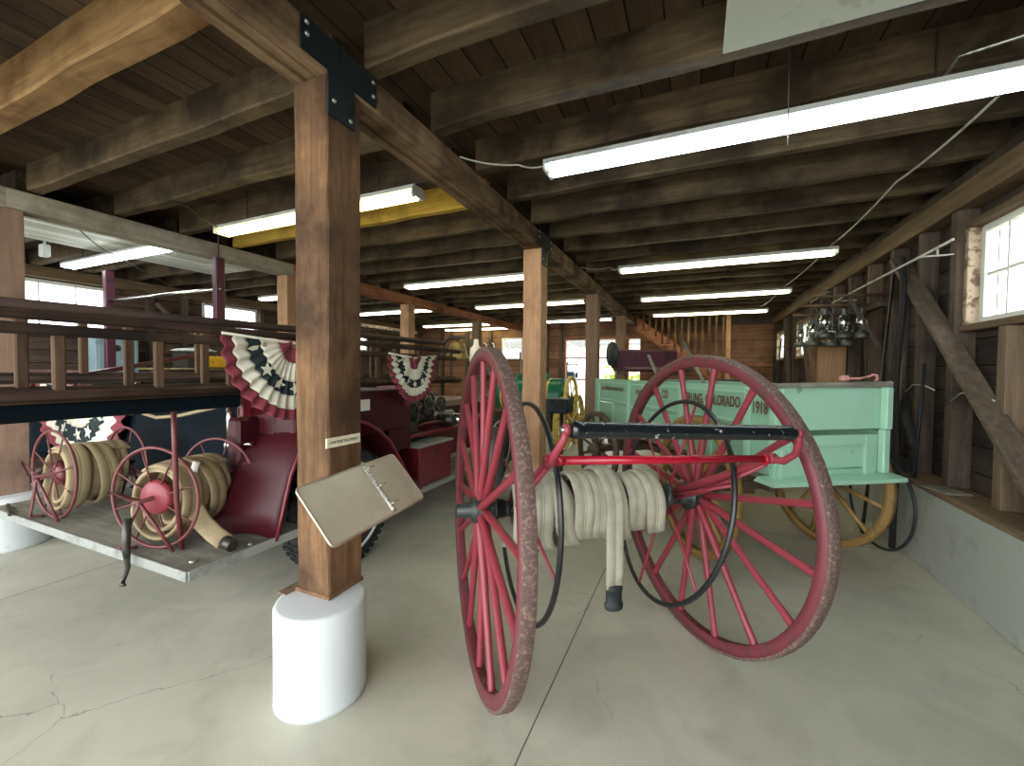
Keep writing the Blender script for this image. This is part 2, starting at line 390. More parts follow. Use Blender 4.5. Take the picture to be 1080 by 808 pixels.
# right wall with three window holes
def wall_grid(name, mat, fixed, val0, val1, a0, a1, z0, z1, holes):
    b = MB(); A = sorted({a0, a1, *[h[0] for h in holes], *[h[1] for h in holes]})
    Z = sorted({z0, z1, *[h[2] for h in holes], *[h[3] for h in holes]})
    for i in range(len(A)-1):
        for k in range(len(Z)-1):
            ca, cz = (A[i]+A[i+1])/2, (Z[k]+Z[k+1])/2
            if any(h[0] < ca < h[1] and h[2] < cz < h[3] for h in holes): continue
            if fixed == 'x': b.box(val0, val1, A[i], A[i+1], Z[k], Z[k+1])
            else: b.box(A[i], A[i+1], val0, val1, Z[k], Z[k+1])
    return struct(b.build(name, mat))
WR = [(3.40, 4.22, 1.90, 2.62), (8.85, 9.9, 1.86, 2.5), (11.1, 12.1, 1.86, 2.5)]
wall_grid('wall_right', m_wallr, 'x', XR, XR+.08, YF, YB+.1, .6, ZC, WR)
struct(MB().box(1.67, XR+.12, YF, YB+.1, 0, .617, bev=.006).build('baseboard_right', m_curb))
struct(MB().box(1.66, XS+.12, YF, YB-.02, .617, .66, bev=.004).build('trim_1', m_sill))
WL = [(2.1, 3.75, 2.1, 2.86), (5.2, 6.35, 2.3, 2.86), (8.6, 9.8, 2.1, 2.62)]
wall_grid('wall_left', m_walll, 'x', XL-.08, XL, YF, YB+.1, 0, ZC, WL)
WB = [(-5.9, -5.15, 1.9, 2.62)]
DO = [(-3.75, -3.0, 0, 2.56), (-2.75, -2.0, 0, 2.56), (-1.84, -1.42, 0, 2.56)]
wall_grid('wall_back', m_wallb, 'y', YB, YB+.08, XL, XR+.1, 0, ZC, WB+DO)
# window builder: plane frames
def window(name, fixed, val, a0, a1, z0, z1, na, nz, inward):
    b = MB(); t = .05; d0, d1 = (val-.02, val+.05) if inward < 0 else (val-.05, val+.02)
    def bx(A0, A1, Z0, Z1, m=0):
        if fixed == 'x': b.box(d0+m, d1-m, A0, A1, Z0, Z1, bev=.003)
        else: b.box(A0, A1, d0+m, d1-m, Z0, Z1, bev=.003)
    bx(a0, a0+t, z0, z1); bx(a1-t, a1, z0, z1); bx(a0+t, a1-t, z0, z0+t); bx(a0+t, a1-t, z1-t, z1)
    for i in range(1, na): c = a0+(a1-a0)*i/na; bx(c-.01, c+.01, z0+t, z1-t, .012)
    for i in range(1, nz): c = z0+(z1-z0)*i/nz; bx(a0+t, a1-t, c-.01, c+.01, .014)
    w = struct(b.build(name, m_winw))
    g = MB(); c = (d0+d1)/2
    if fixed == 'x': g.box(c-.002, c+.002, a0+t-.01, a1-t+.01, z0+t-.01, z1-t+.01)
    else: g.box(a0+t-.01, a1-t+.01, c-.002, c+.002, z0+t-.01, z1-t+.01)
    g.build('window_glass', m_glass, w)
    return w
n = 1
for h in WR: 
    w = window('window_%d' % n, 'x', XR, *h, 3 if n == 1 else 2, 2, -1)
    MB().box(1.82, XR, h[0]-.04, h[1]+.04, h[2]-.05, h[2], bev=.005).box(1.84, XR, h[0]-.04, h[1]+.04, h[3], h[3]+.05, bev=.005).build('window_sill', m_sill, w)
    MB().box(1.84, XR-.001, h[1], h[1]+.045, h[2], h[3], bev=.004).box(1.84, XR-.001, h[0]-.045, h[0], h[2], h[3], bev=.004).build('window_jamb', m_winjamb, w)
    n += 1
for h in WL: window('window_%d' % n, 'x', XL, *h, 4 if n == 4 else 3, 1 if n < 6 else 2, 1); n += 1
for h in WB: window('window_%d' % n, 'y', YB, *h, 3, 3, -1); n += 1
for k, h in enumerate(DO):
    b = MB(); a0, a1, _, z1 = h
    for A0, A1 in ((a0, a0+.05), (a1-.05, a1)): b.box(A0, A1, YB-.03, YB+.08, 0, z1, bev=.004)
    b.box(a0+.05, a1-.05, YB-.03, YB+.08, z1-.06, z1, bev=.004)
    if k < 2:
        for z in (1.28, 1.95): b.box(a0+.05, a1-.05, YB-.02, YB+.06, z-.02, z+.02, bev=.003)
        b.box(a0+.05, a1-.05, YB-.02, YB+.06, 0, .25, bev=.003)
    d = struct(b.build('door_%d' % (k+1), m_beamr))
    MB().box(a0+.04, a1-.04, YB+.02, YB+.026, .2 if k < 2 else 0, z1-.05).build('door_glass', m_glass, d)
# outside
struct(MB().box(-60, 60, YB+.2, 70, -.2, -.03).box(2.2, 60, -40, YB+.2, -.2, -.03).box(-60, XL-.2, -40, YB+.2, -.2, -.03).box(XL-.2, 2.2, -40, YF-4, -.2, -.03).build('ground', m_patio))
b = MB()
random.seed(3)
for i in range(420):
    a = random.uniform(0, 2*PI); r = .9*random.random()**.5; z = random.uniform(0, 1.9)
    c = Vector((-2.6+r*math.cos(a), 17.4+r*math.sin(a)*.8, z+.0)); d = Vector((random.gauss(0, 1), random.gauss(0, 1), random.gauss(0, 1))).normalized()
    e = d.orthogonal().normalized()*.09; d *= .12
    b.add([c-d, c+e, c+d, c-e], [[0, 1, 2, 3]])
b.cyl((-2.6, 17.4, -.03), (-2.6, 17.4, 1.2), .05)
tag(b.build('shrub', m_leaf), 'yellow-green leafy shrub outside the open doorway in the back wall', 'shrub')
h_ = thing('house', 'pale sided building seen outside through the glazed doorway', 'building', (-8, 27, -.03))
MB().box(-5, 6, 0, 5, 0, 3.2).build('wall', m_house, h_)
MB().add([(-5.4, -.4, 3.2), (6.4, -.4, 3.2), (6.4, 5.4, 3.2), (-5.4, 5.4, 3.2), (-5.4, 2.5, 5), (6.4, 2.5, 5)], [[0, 1, 5, 4], [2, 3, 4, 5], [0, 4, 3], [1, 2, 5], [0, 3, 2, 1]]).build('roof', m_olive, h_)
for x in (-3, 0, 3): MB().box(x, x+.9, -.03, 0, 1, 2.2).build('window', m_navy, h_)

# ceiling joists: three bays
BAYS = [('right', XB1b, XR-.001), ('middle', XB2b, XB1a), ('left', XL, XB2a)]
def joist(x0, x1, y, z0, z1, w, mat, seed):
    random.seed(seed); b = MB(); N = 9; fr_ = []
    for i in range(N+1):
        x = x0+(x1-x0)*i/N; dz = random.uniform(-.014, .010); dy = random.uniform(-.006, .006)
        fr_.append((Vector((x-x0, dy, 0)), Vector((0, 1, 0)), Vector((0, 0, 1)), dz))
    prof = lambda dz: [(-w/2+.008, z0+dz), (w/2-.008, z0+dz), (w/2, z0+.012+dz), (w/2, z1), (-w/2, z1), (-w/2, z0+.012+dz)]
    vs = [p+X*a+Y*c for p, X, Y, dz in fr_ for a, c in prof(dz)]; fs = []
    for i in range(N):
        for k in range(6): fs.append([i*6+k, i*6+(k+1) % 6, (i+1)*6+(k+1) % 6, (i+1)*6+k])
    fs += [[k for k in range(6)][::-1], [N*6+k for k in range(6)]]
    o = b.add(vs, fs).build('ceiling_joist', mat); o.location = (x0, y, 0); return o
ks = {'right': range(0, 20), 'middle': range(-1, 20), 'left': range(1, 20)}
for bay, x0, x1 in BAYS:
    cnt = 0
    for k in ks[bay]:
        y = 1.12+.58*k; mat = m_joist; desc = 'rough dark'
        if bay == 'middle' and k in (-1, 0): mat = m_joistlit; desc = 'broad light brown'
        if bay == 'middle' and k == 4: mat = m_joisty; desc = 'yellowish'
        w = .13 if (bay == 'middle' and k <= 0) else (.1 if k < 4 else .085)
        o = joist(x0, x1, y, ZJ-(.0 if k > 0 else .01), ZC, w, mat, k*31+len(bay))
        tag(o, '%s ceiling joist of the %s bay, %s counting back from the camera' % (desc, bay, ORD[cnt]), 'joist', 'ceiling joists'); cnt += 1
# beams (segments meeting on the posts)
PY1 = [1.42, 4.3, 7.18, 10.15]; PY2 = [1.42, 4.15, 6.88, 9.85]
def rough_beam(name, x0, x1, y0, y1, z0, z1, mat, label, seed, grp):
    random.seed(seed); N = 14; b = MB(); fs = []; vs = []
    for i in range(N+1):
        y = (y1-y0)*i/N; e = .004
        j = [random.uniform(-e, e) for _ in range(8)]
        w3 = (x1-x0)/3; g_ = .014
        P = [(x0+.01+j[0], z0+j[1]), (x0+w3-.006, z0+j[1]), (x0+w3-.001, z0+g_), (x0+w3+.004, z0+g_), (x0+w3+.009, z0+.004), (x0+2*w3-.006, z0+.004), (x0+2*w3-.001, z0+g_), (x0+2*w3+.004, z0+g_), (x0+2*w3+.009, z0+j[3]), (x1-.012+j[2], z0+j[3]), (x1+j[4]*.3, z0+.014), (x1+j[5]*.3, z1-.01), (x1-.01, z1), (x0+.01, z1), (x0, z1-.01), (x0+j[6]*.3, z0+.012)]
        vs += [Vector((a-x0, y, c-z0)) for a, c in P]
    for i in range(N):
        for k in range(16): fs.append([i*16+k, (i+1)*16+k, (i+1)*16+(k+1) % 16, i*16+(k+1) % 16])
    fs += [list(range(16)), [N*16+k for k in range(16)][::-1]]
    o = b.add(vs, fs).build(name, mat); o.location = (x0, y0, z0); tag(o, label, 'beam', grp); return o
seg = [YF+.05]+[p+.105 for p in PY1]+[YB-.02]
lab1 = ['old rough ceiling beam ending over the near post with the dark steel plate', 'long grooved old beam running back from the steel plate to the second post',
        'ceiling beam between the second and third posts of the right row', 'ceiling beam between the third and fourth posts of the right row', 'rearmost piece of the right-hand ceiling beam by the stairs']
for i in range(5):
    rough_beam('ceiling_beam', XB1a, XB1b, seg[i]+.002, seg[i+1], ZB, ZJ-.01, m_beam, lab1[i], i, 'right row beams')
seg = [YF+.05]+[p+.105 for p in PY2]+[YB-.02]
lab2 = ['whitewashed beam passing over the pinkish post at the left edge', 'whitewashed beam sloping away behind the near post on the left', 'reddish brown beam between the light pine posts in the left row',
        'reddish brown beam meeting the second post from behind', 'rearmost piece of the left-hand beam near the back wall']
for i in range(5):
    rough_beam('ceiling_beam', XB2a, XB2b, seg[i]+.002, seg[i+1], ZB, ZJ-.01, m_beamw if i < 2 else m_beamr, lab2[i], i+20, 'left row beams')
# posts and concrete piers
def post(x, y, w, z0, z1, mat, label, seed):
    random.seed(seed); b = MB(); N = 18; vs = []; fs = []; c = .008
    for i in range(N+1):
        z = z0+(z1-z0)*i/N; h = w/2; j = lambda: random.uniform(-.003, .003)
        P = [(-h+c, -h), (h-c, -h), (h, -h+c), (h, h-c), (h-c, h), (-h+c, h), (-h, h-c), (-h, -h+c)]
        vs += [Vector((a+j(), e+j(), z-z0)) for a, e in P]
    for i in range(N):
        for k in range(8): fs.append([i*8+k, i*8+(k+1) % 8, (i+1)*8+(k+1) % 8, (i+1)*8+k])
    fs += [list(range(8))[::-1], [N*8+k for k in range(8)]]
    o = b.add(vs, fs).build('wooden_post', mat); o.location = (x, y, z0); tag(o, label, 'post', 'timber posts'); return o
def pier(x, y, r, h, label):
    h = .45
    b = MB(); prof = [(0, r*1.01), (.02, r*1.0), (h*.5, r*.995), (h-.015, r), (h-.004, r-.006), (h, r-.02), (h, 0)]
    b.lathe(prof, 40); o = b.build('concrete_pier', m_pier); o.location = (x, y, 0); tag(o, label, 'pier', 'white concrete piers'); return o
XC1 = (XB1a+XB1b)/2; XC2 = (XB2a+XB2b)/2
mats1 = [m_post, m_pine, m_greypost, m_greypost]; mats2 = [m_pinkpost, m_pine, m_pine, m_greypost]
pl1 = ['thick weathered brown post nearest the camera carrying the small cream sign', 'light brown post behind the left red wheel of the hose cart', 'hazy grey-brown post rising behind the green wagon', 'farthest post of the right row beside the wagon seat']
pl2 = ['broad pinkish planed post at the left edge of the photo', 'light pine post just showing left of the near brown post', 'short-looking orange pine post above the small bunting', 'farthest light post of the left row above the hose cart wheel']
cl = [' under the near brown post', ' under the light post behind the hose cart', ' under the post behind the green wagon', ' under the farthest post of the right row']
cl2 = [' under the pinkish post at the left edge', ' under the pine post left of the near post', ' under the pine post behind the small bunting', ' under the farthest post of the left row']
for i, y in enumerate(PY1):
    post(XC1, y+.105, .212, .47 if i == 0 else .45, ZB-.006, mats1[i], pl1[i], i); pier(XC1+(.045 if i == 0 else 0), y+(.01 if i == 0 else .105), .203 if i == 0 else .225, .45, 'round white-painted concrete pier'+cl[i])
for i, y in enumerate(PY2):
    post(XC2, y+.105, .21, .45, ZB-.006, mats2[i], pl2[i], i+9); pier(XC2, y+.105, .26, .43, 'round white-painted concrete pier'+cl2[i])
o = MB().box(-.112, .112, -.112, .112, 0, .02, bev=.003).build('base_block', m_post); o.location = (XC1, PY1[0]+.105, .45); tag(o, 'thin brown wooden block between the near post and its white pier', 'block')
o = MB().box(-.06, -.004, -.055, .06, 0, .006).build('shim', m_greypost); o.location = (XC1-.11, PY1[0]+.0, .45); tag(o, 'small grey shim lying on the near pier left of the post', 'shim')
# T plate on the near post and plate on the second
def tplate(x, y, label):
    t = thing('steel_bracket_plate', label, 'bracket', (x, y, 0))
    b = MB(); b.prism([(-.24, 2.885), (.21, 2.885), (.21, 3.03), (-.24, 3.03)], 0, .01, Matrix(((0, 0, 1, 0), (1, 0, 0, 0), (0, 1, 0, 0), (0, 0, 0, 1))))
    b.prism([(-.1, 2.69), (.06, 2.69), (.06, 2.884), (-.1, 2.884)], .001, .009, Matrix(((0, 0, 1, 0), (1, 0, 0, 0), (0, 1, 0, 0), (0, 0, 0, 1))))
    b.build('plate', m_steel_dark, t)
    for (yy, z) in ((-.215, 3.005), (-.215, 2.955), (.185, 3.0), (.185, 2.93), (-.07, 2.76), (.03, 2.72)):
        MB().lathe([(.0, .011), (.006, .011), (.010, .006), (.012, 0)], 8, T((.009, yy, z)) @ TOX).build('bolt', m_bolt, t)
tplate(XB1b+.002, 1.52, 'dark T-shaped steel plate bolted over the near post and beam')
tplate(XB1b+.002, 4.40, 'smaller-looking dark steel plate joining beam to the second post')

# wall plate, studs, brace on the right wall
struct(MB().box(XP, XR-.001, YF, YB-.01, 2.775, 2.94, bev=.006).build('trim_2', m_plate))
struct(MB().box(XP+.05, XR-.001, YF, YB-.01, 2.942, ZJ-.005, bev=.006).build('trim_3', m_stud))
ys = [-.9, -.2, .55, 1.3, 2.05, 2.8, 3.12, 4.32, 4.86, 5.42, 6.05, 6.7, 7.35, 8.0, 8.7, 10.05, 10.95, 12.3]
sc_ = 0
for i, y in enumerate(ys):
    lo, hi = .66, 2.775
    random.seed(i)
    w = random.choice([.05, .09, .06])
    o = MB().box(XS, XR-.002, -w/2, w/2, lo, hi-.002, bev=.004).build('wall_stud', m_studl if i in (10,) else m_stud); o.location = (0, y, 0)
    tag(o, 'bare upright wall stud on the right wall, %s one counting back from the camera' % ORD[sc_], 'stud', 'right wall studs'); sc_ += 1
o = MB().box(XS, XR-.002, -.045, .045, .66, 1.845, bev=.004).build('wall_stud', m_studl); o.location = (0, 3.72, 0)
tag(o, 'short light stud under the big right-hand window', 'stud', 'right wall studs')
o = MB().bar((1.755, 5.15, 2.62), (1.755, 3.1, .66+.06), .04, .13, (1, 0, 0), .004).build('wall_brace', m_brace)
tag(o, 'long diagonal timber brace leaning across the right wall studs', 'brace')
for k, (y0, z0, y1, z1) in enumerate([(9.95, 1.0, 10.6, 2.7), (8.3, 1.2, 8.75, 2.0)]):
    o = MB().bar((1.755, y0, z0), (1.755, y1, z1), .03, .07, (1, 0, 0), .003).build('wall_brace', m_brace)
    tag(o, ['slanting brace beside the small far windows of the right wall', 'short slanting board under the middle right window'][k], 'brace')

# fluorescent fixtures
def fixture(x, y, z, tube, label, cord=True, flip=False):
    t = thing('fluorescent_light', label, 'ceiling light', (x, y, z), 0, 'fluorescent strip lights')
    L = 2.42
    b = MB(); b.prism([(-.075, .018), (-.068, .05), (-.03, .075), (.03, .075), (.068, .05), (.075, .018)], 0, L, TOX @ Matrix.Rotation(PI/2, 4, 'Z') @ Matrix.Identity(4))
    b2 = MB()
    P = [(-.085, .02), (-.06, .062), (.06, .062), (.085, .02), (.078, .02), (.056, .056), (-.056, .056), (-.078, .02)]
    vs = [Vector((X, a, c)) for X in (0, L) for a, c in P]
    fs = [[i, (i+1) % 8, 8+(i+1) % 8, 8+i] for i in range(8)]+[list(range(8))[::-1], [8+i for i in range(8)]]
    b2.add(vs, fs).box(0, .012, -.08, .08, -.02, .05).box(L-.012, L, -.08, .08, -.02, .05)
    b2.box(.01, L-.01, -.03, .03, .03, .06)
    b2.build('housing', m_fixt, t)
    for s_ in (-.042, .042):
        tb = MB().cyl((.035, s_, -.005), (L-.035, s_, -.005), .019, seg=10).build('tube', tube, t)
        MB().box(.012, .034, s_-.014, s_+.014, -.025, .02).box(L-.034, L-.012, s_-.014, s_+.014, -.025, .02).build('tube_holder', m_fixt, t)
    for xx in (.4, L-.4):
        MB().box(xx-.004, xx+.004, -.004, .004, .06, ZC-z+.005).build('hanger', m_dwire, t)
    return t
lr = ['bright white hanging strip light nearest the camera on the right', 'second strip light of the right bay, warm white above the green wagon', 'third strip light of the right bay over the wagon box', 'farthest strip light of the right bay just before the stairs']
for i, y in enumerate([2.76, 5.84, 8.3, 10.72]): fixture(-.975 if i else -.96, y, 2.90, m_tubeA if i == 0 else m_tubeB, lr[i])
lm = ['yellowish strip light half hidden by the near brown post', 'strip light crossing behind the top of the second post', 'third strip light back in the middle bay', 'farthest strip light of the middle bay before the bright doorway']
for i, y in enumerate([2.72, 5.68, 8.1, 11.05]): fixture(-4.42, y, 2.90, [m_tubeC, m_tubeB, m_tubeB, m_tubeD][i], lm[i])
ll = ['bluish white strip light at far left under the white ceiling boards', 'left bay strip light just showing beside the pine post', 'left bay strip light crossing the orange pine post', 'left bay strip light above the brass bell', 'farthest left bay strip light near the small paned window']
for i, y in enumerate([2.81, 5.58, 8.0, 10.95, 12.2]): fixture(-7.85, y, 2.90, [m_tubeA, m_tubeD, m_tubeD, m_tubeB, m_tubeB][i], ll[i])
def cable(pts, r, mat, label, sag=0, name='cable', cat='cable'):
    P = []
    for a, c in zip(pts[:-1], pts[1:]):
        a, c = Vector(a), Vector(c)
        for k in range(8):
            t = k/8; P.append(a.lerp(c, t)+Vector((0, 0, -sag*4*t*(1-t))))
    P.append(Vector(pts[-1])); return tag(MB().tube(P, r, 6).build(name, mat), label, cat)
cable([(-1.5, 2.5, 2.99), (-1.15, 2.7, 2.96), (-.96, 2.76, 2.95)], .006, m_wire, 'thin white cord feeding the left end of the nearest strip light', .02)
cable([(.42, 2.62, ZC+.01), (.42, 2.6, 2.72)], .003, m_bolt, 'thin pull chain hanging in front of the nearest strip light', 0, 'pull_chain', 'chain')
cable([(1.08, 2.86, 2.965), (1.12, 2.7, 3.04), (1.5, 2.6, 3.04)], .008, m_bolt, 'bent metal conduit above the right end of the nearest strip light')
cable([(1.45, 2.9, 3.02), (1.4, 4.2, 3.02), (1.42, 5.9, 3.02), (1.35, 8.3, 2.99), (1.3, 10.7, 2.99)], .008, m_wire, 'long white cable strung along the joists near the right wall', .03)
cable([(-1.5, 5.8, 3.0), (-1.1, 5.84, 2.97), (-.98, 5.84, 2.95)], .005, m_wire, 'white cord at the left end of the second right bay light', .03)
cable([(-4.1, 2.0, 3.04), (-4.2, 2.3, 2.98), (-4.40, 2.72, 2.95)], .005, m_dwire, 'dark cord looping down to the yellowish strip light', .03)
cable([(-5.6, 2.0, 3.005), (-6.2, 2.6, 2.85), (-6.9, 4.5, 2.4)], .006, m_dwire, 'dark sagging wire in front of the white ceiling boards at left', .05)
cable([(-3.1, 2.62, 3.04), (-2.95, 2.65, 2.95)], .006, m_bolt, 'small metal hook above the yellowish strip light')
# white hatch panel
o = MB().box(.09, 1.1, 1.45, 2.2, ZJ-.045, ZJ-.021, bev=.004).build('ceiling_panel', m_winjamb); 
o.data.materials[0] = paint('worn_white_panel', 'b9bdb0', '8c8b7e', .7, sc=3, wear=.56, band=.12); tag(o, 'worn pale board panel fixed under the joists at the top right', 'panel')
struct(MB().box(XL+2.1, XB2a-.001, YF, 4.19, ZJ-.04, ZJ-.015).build('trim_4', m_white_bead))
o = MB().box(0, .1, 0, .08, 0, .15, bev=.01).cyl((.05, .04, .14), (.05, .04, ZC-2.865), .012, seg=8).build('junction_box', m_fixt); o.location = (-7.3, 2.35, 2.87); tag(o, 'small white electrical box under the ceiling at far left', 'box')

# ------------------------------------------------------------------ hose cart
CA = .655
cart = thing('hose_cart', 'two-wheeled red hose cart with tall spoked wheels and canvas hose on its reel', 'hose cart', (-.483, 2.248, 0), CA)
CM = Matrix.Translation((-.483, 2.248, 0)) @ Matrix.Rotation(CA, 4, 'Z'); CI = CM.inverted()
def cart_wheel(cw, th, camb, R, side, ph):
    # returns wheel part built in cart space
    ax = Vector((math.cos(th), math.sin(th), 0)); t = Vector((-ax.y, ax.x, 0)); u = Vector((0, 0, 1))*math.cos(camb)+ax*math.sin(camb); nn = t.cross(u)
    Mw = Matrix((t, u, nn)).transposed().to_4x4(); Mw.translation = Vector(cw); Mw = CI @ Mw
    rim = MB().lathe([(-.021, R-.066), (.021, R-.066), (.027, R-.058), (.027, R-.014), (-.027, R-.014), (-.027, R-.058), (-.021, R-.066)], 72, Mw)
    for k in range(8):   # felloe joint plates
        a = ph+PI/16+k*PI/4
        rim.box(R-.07, R-.064, -.03, .03, -.014, .014, Mw @ Matrix.Rotation(a, 4, 'Z'), .002)
    w = rim.build('wheel', m_redrim, cart)
    MB().lathe([(-.026, R-.014), (.026, R-.014), (.027, R-.002), (.024, R), (-.024, R), (-.027, R-.002), (-.026, R-.014)], 72, Mw).build('iron_tire', m_tyre, w)
    hp = [(-.13, .0), (-.13, .028), (-.125, .034), (-.06, .036), (-.05, .062), (-.035, .066), (.035, .066), (.05, .06), (.055, .078), (.072, .08), (.076, .05), (.12, .046), (.125, .036), (.17, .034), (.17, 0)]
    if side > 0: hp = [(-a, q) for a, q in hp][::-1]
    MB().lathe(hp, 28, Mw).build('hub', m_hub, w)
    for k in range(16):
        a = ph-k*PI/8; e = .012 if k % 2 else -.012
        d = Vector((math.cos(a), math.sin(a), 0)); tt = Vector((-math.sin(a), math.cos(a), 0)); z = Vector((0, 0, 1)); frs = []
        for q, wa, wb in ((.055, .016, .022), (.12, .020, .024), (.2, .0195, .021), (.45, .017, .018), (.66, .017, .0165), (R-.085, .020, .017), (R-.062, .020, .017)):
            zz = e*(1-q/R); frs.append((d*q+z*zz, tt, z, wa, wb))
        b = MB(); vs = []; m = 10
        for p, X, Y, wa, wb in frs:
            for i in range(m): g = 2*PI*i/m; vs.append(Mw @ (p+X*wa*math.cos(g)+Y*wb*math.sin(g)))
        fs = [[i*m+c, i*m+(c+1) % m, (i+1)*m+(c+1) % m, (i+1)*m+c] for i in range(len(frs)-1) for c in range(m)]
        b.add(vs, fs, True).build('spoke', m_red, w)
    return w
cart_wheel((.021, 2.647, .816), .665, .005, .815, 1, 3.302)
cart_wheel((-.9825, 1.8646, .8243), .6747, .025, .8243, -1, .30)
axle = MB().cyl((-.60, 0, .82), (.60, 0, .815), .022, seg=16)
axle.lathe([(-.03, .04), (.03, .04)], 16, T((-.5, 0, .82)) @ TOX).lathe([(-.03, .04), (.03, .04)], 16, T((.47, 0, .82)) @ TOX)
axle.build('axle', m_hub, cart)
MB().lathe([(-.46, .0), (-.46, .10), (.36, .10), (.36, 0)], 24, T((0, 0, .82)) @ TOX).build('reel_drum', m_redrim, cart)
# roller bar and yoke
ZRl, ZRr, RY = 1.335, 1.298, -.776
rb = MB(); d = Vector((.924, 0, ZRr-ZRl)); Mr = T((-.462, RY, ZRl)) @ (Vector((0, 0, 1)).rotation_difference(d).to_matrix().to_4x4())
rb.lathe([(0, .0), (0, .026), (.012, .031), (.03, .031), (.035, .028), (.05, .0285), (.87, .0285), (.885, .031), (.905, .031), (.915, .026), (.93, .018), (.93, 0)], 28, Mr)
roller = rb.build('roller_bar', m_blackp, cart)
MB().cyl((-.50, RY, ZRl+.001), (-.463, RY, ZRl), .011, seg=8).build('roller_bolt', m_bolt, roller)
def arm(sx, zr):
    yl = MB(); j = Vector((sx*.49, -.645, 1.205 if sx < 0 else 1.17)); a0 = Vector((sx*.455, -.02, .85))
    A = [a0, a0.lerp(j, .5)+Vector((0, 0, -.005)), j, j+Vector((sx*.012, -.05, .0)), j+Vector((sx*.018, -.10, .04)), Vector((sx*.485, RY+.0, zr-.03)), Vector((sx*.48, RY, zr))]
    yl.tube(A, .0, 12, rs=[.022, .02, .018, .016, .014, .014, .014])
    yl.lathe([(-.02, .0), (-.02, .022), (.02, .022), (.02, 0)], 14, T(j) @ TOX)
    yl.lathe([(-.009, .0), (-.009, .021), (.009, .021), (.009, 0)], 14, T((sx*.478, RY, zr)) @ TOX)
    yl.build('yoke_arm', m_red, cart); return j
jl = arm(-1, ZRl); jr = arm(1, ZRr)
MB().cyl(jl, jr, .0165, seg=16).lathe([(-.012, .021), (.012, .021)], 14, T(jl+Vector((.04, 0, 0))) @ TOX).lathe([(-.012, .021), (.012, .021)], 14, T(jr+Vector((-.03, 0, 0))) @ TOX).build('cross_rod', m_redbright, cart)
# lower bracing from axle to yoke
MB().tube([(-.47, .02, .79), (-.5, -.3, .96), (-.49, -.62, 1.17)], .0095, 8).build('brace_rod', m_red, cart)
MB().tube([(.44, .02, .79), (.47, -.3, .94), (.49, -.62, 1.14)], .0095, 8).build('brace_rod', m_red, cart)
# hose guard hoops
def hoop(s_, R, dth, camb):
    th = CA+dth; ax = Vector((math.cos(th), math.sin(th), 0)); t = Vector((-ax.y, ax.x, 0)); u = Vector((0, 0, 1))*math.cos(camb)+ax*math.sin(camb); nn = t.cross(u)
    c = Vector((-.483+s_*math.cos(CA), 2.248+s_*math.sin(CA), .824))
    Mw = Matrix((t, u, nn)).transposed().to_4x4(); Mw.translation = c; Mw = CI @ Mw
    h = MB().lathe([(.0125*math.sin(a*PI/6), R+.0125*math.cos(a*PI/6)) for a in range(13)], 72, Mw, caps=False)
    h = h.build('guard_hoop', m_blackhoop, cart)
    for k in range(6):
        a = math.radians(150+k*60+(8 if s_ > 0 else -14)); p = Vector((math.cos(a)*R, math.sin(a)*R, 0)); q = Vector((math.cos(a)*.05, math.sin(a)*.05, 0))
        off = Vector((0, 0, -.05 if s_ < 0 else -.10*(-1)))
        MB().tube([Mw @ q, Mw @ p], .0075, 8).build('hoop_stay', m_red, h)
    MB().lathe([(-.03, 0), (-.03, .07), (.0, .075), (.03, .045), (.03, 0)], 20, Mw).build('hoop_boss', m_hub, h)
hoop(.437, .553, -.103, .249*.9)
hoop(-.404, .539, .0, .042)
# hose on the drum
hz = thing('canvas_fire_hose', 'pale canvas fire hose wound on the hose cart reel with its black coupling hanging', 'hose', (-.483, 2.248, 0), CA)
def flat_prof(w, t):
    P = []
    for sx, a0 in ((1, -90), (-1, 90)):
        for k in range(5):
            a = math.radians(a0+k*45); P.append((sx*0+((w/2-t/2) if sx > 0 else -(w/2-t/2))+math.cos(a)*t/2, math.sin(a)*t/2))
    return P
def coil(b, s0, s1, turns, r0, rfun, w=.092, t=.02, zc=.82, ang0=0, M=None, steps=36):
    N = int(turns*steps); frs = []
    for i in range(N+1):
        q = i/N; a = ang0+q*turns*2*PI; tn = q*turns; k = int(tn); f_ = tn-k; f2 = max(0, (f_-.72)/.28); f2 = f2*f2*(3-2*f2)
        s_ = s0+(s1-s0)*((k+f2)/turns); r, sag = rfun(tn)
        rad = Vector((0, math.cos(a), math.sin(a))); p = Vector((s_, rad.y*r, zc+rad.z*r-(sag*(.5-.5*rad.z)**2)))
        p.x += .008*math.sin(a*1.0+k*1.7); xd = Vector((1, .10*math.sin(k*2.1)*rad.y, .10*math.cos(k*1.3)*rad.z)).normalized()
        p.x += .016*rad.z*math.sin(k*2.3)
        frs.append((p, xd, rad))
    prof = []
    # crease lines along the flattened hose
    for x, y in [(-.5, -.1), (-.48, .22), (-.42, .42), (-.28, .5), (-.07, .5), (-.05, .42), (-.03, .5), (.03, .5), (.05, .42), (.07, .5), (.28, .5), (.42, .42), (.48, .22), (.5, -.1), (.46, -.4), (.35, -.5), (-.35, -.5), (-.46, -.4)]:
        prof.append((x*w, y*t))
    if M: frs = [(M @ p, M.to_3x3() @ x, M.to_3x3() @ y) for p, x, y in frs]
    b.sweep(frs, prof[::-1])
random.seed(5)
rr = [random.uniform(-.011, .013) for _ in range(30)]
hb = MB()
coil(hb, -.40, .36, 8, .125, lambda tn: (.128+rr[int(tn)]*.3, 0), w=.095)
def rf(tn):
    k = min(int(tn), 9); left = max(0, 1-tn/3.2)
    return (.150+rr[k]+.02*left, .05*left+.014+.012*(k % 3))
coil(hb, -.45, .375, 8, .155, rf, w=.106, t=.026, ang0=-1.2)
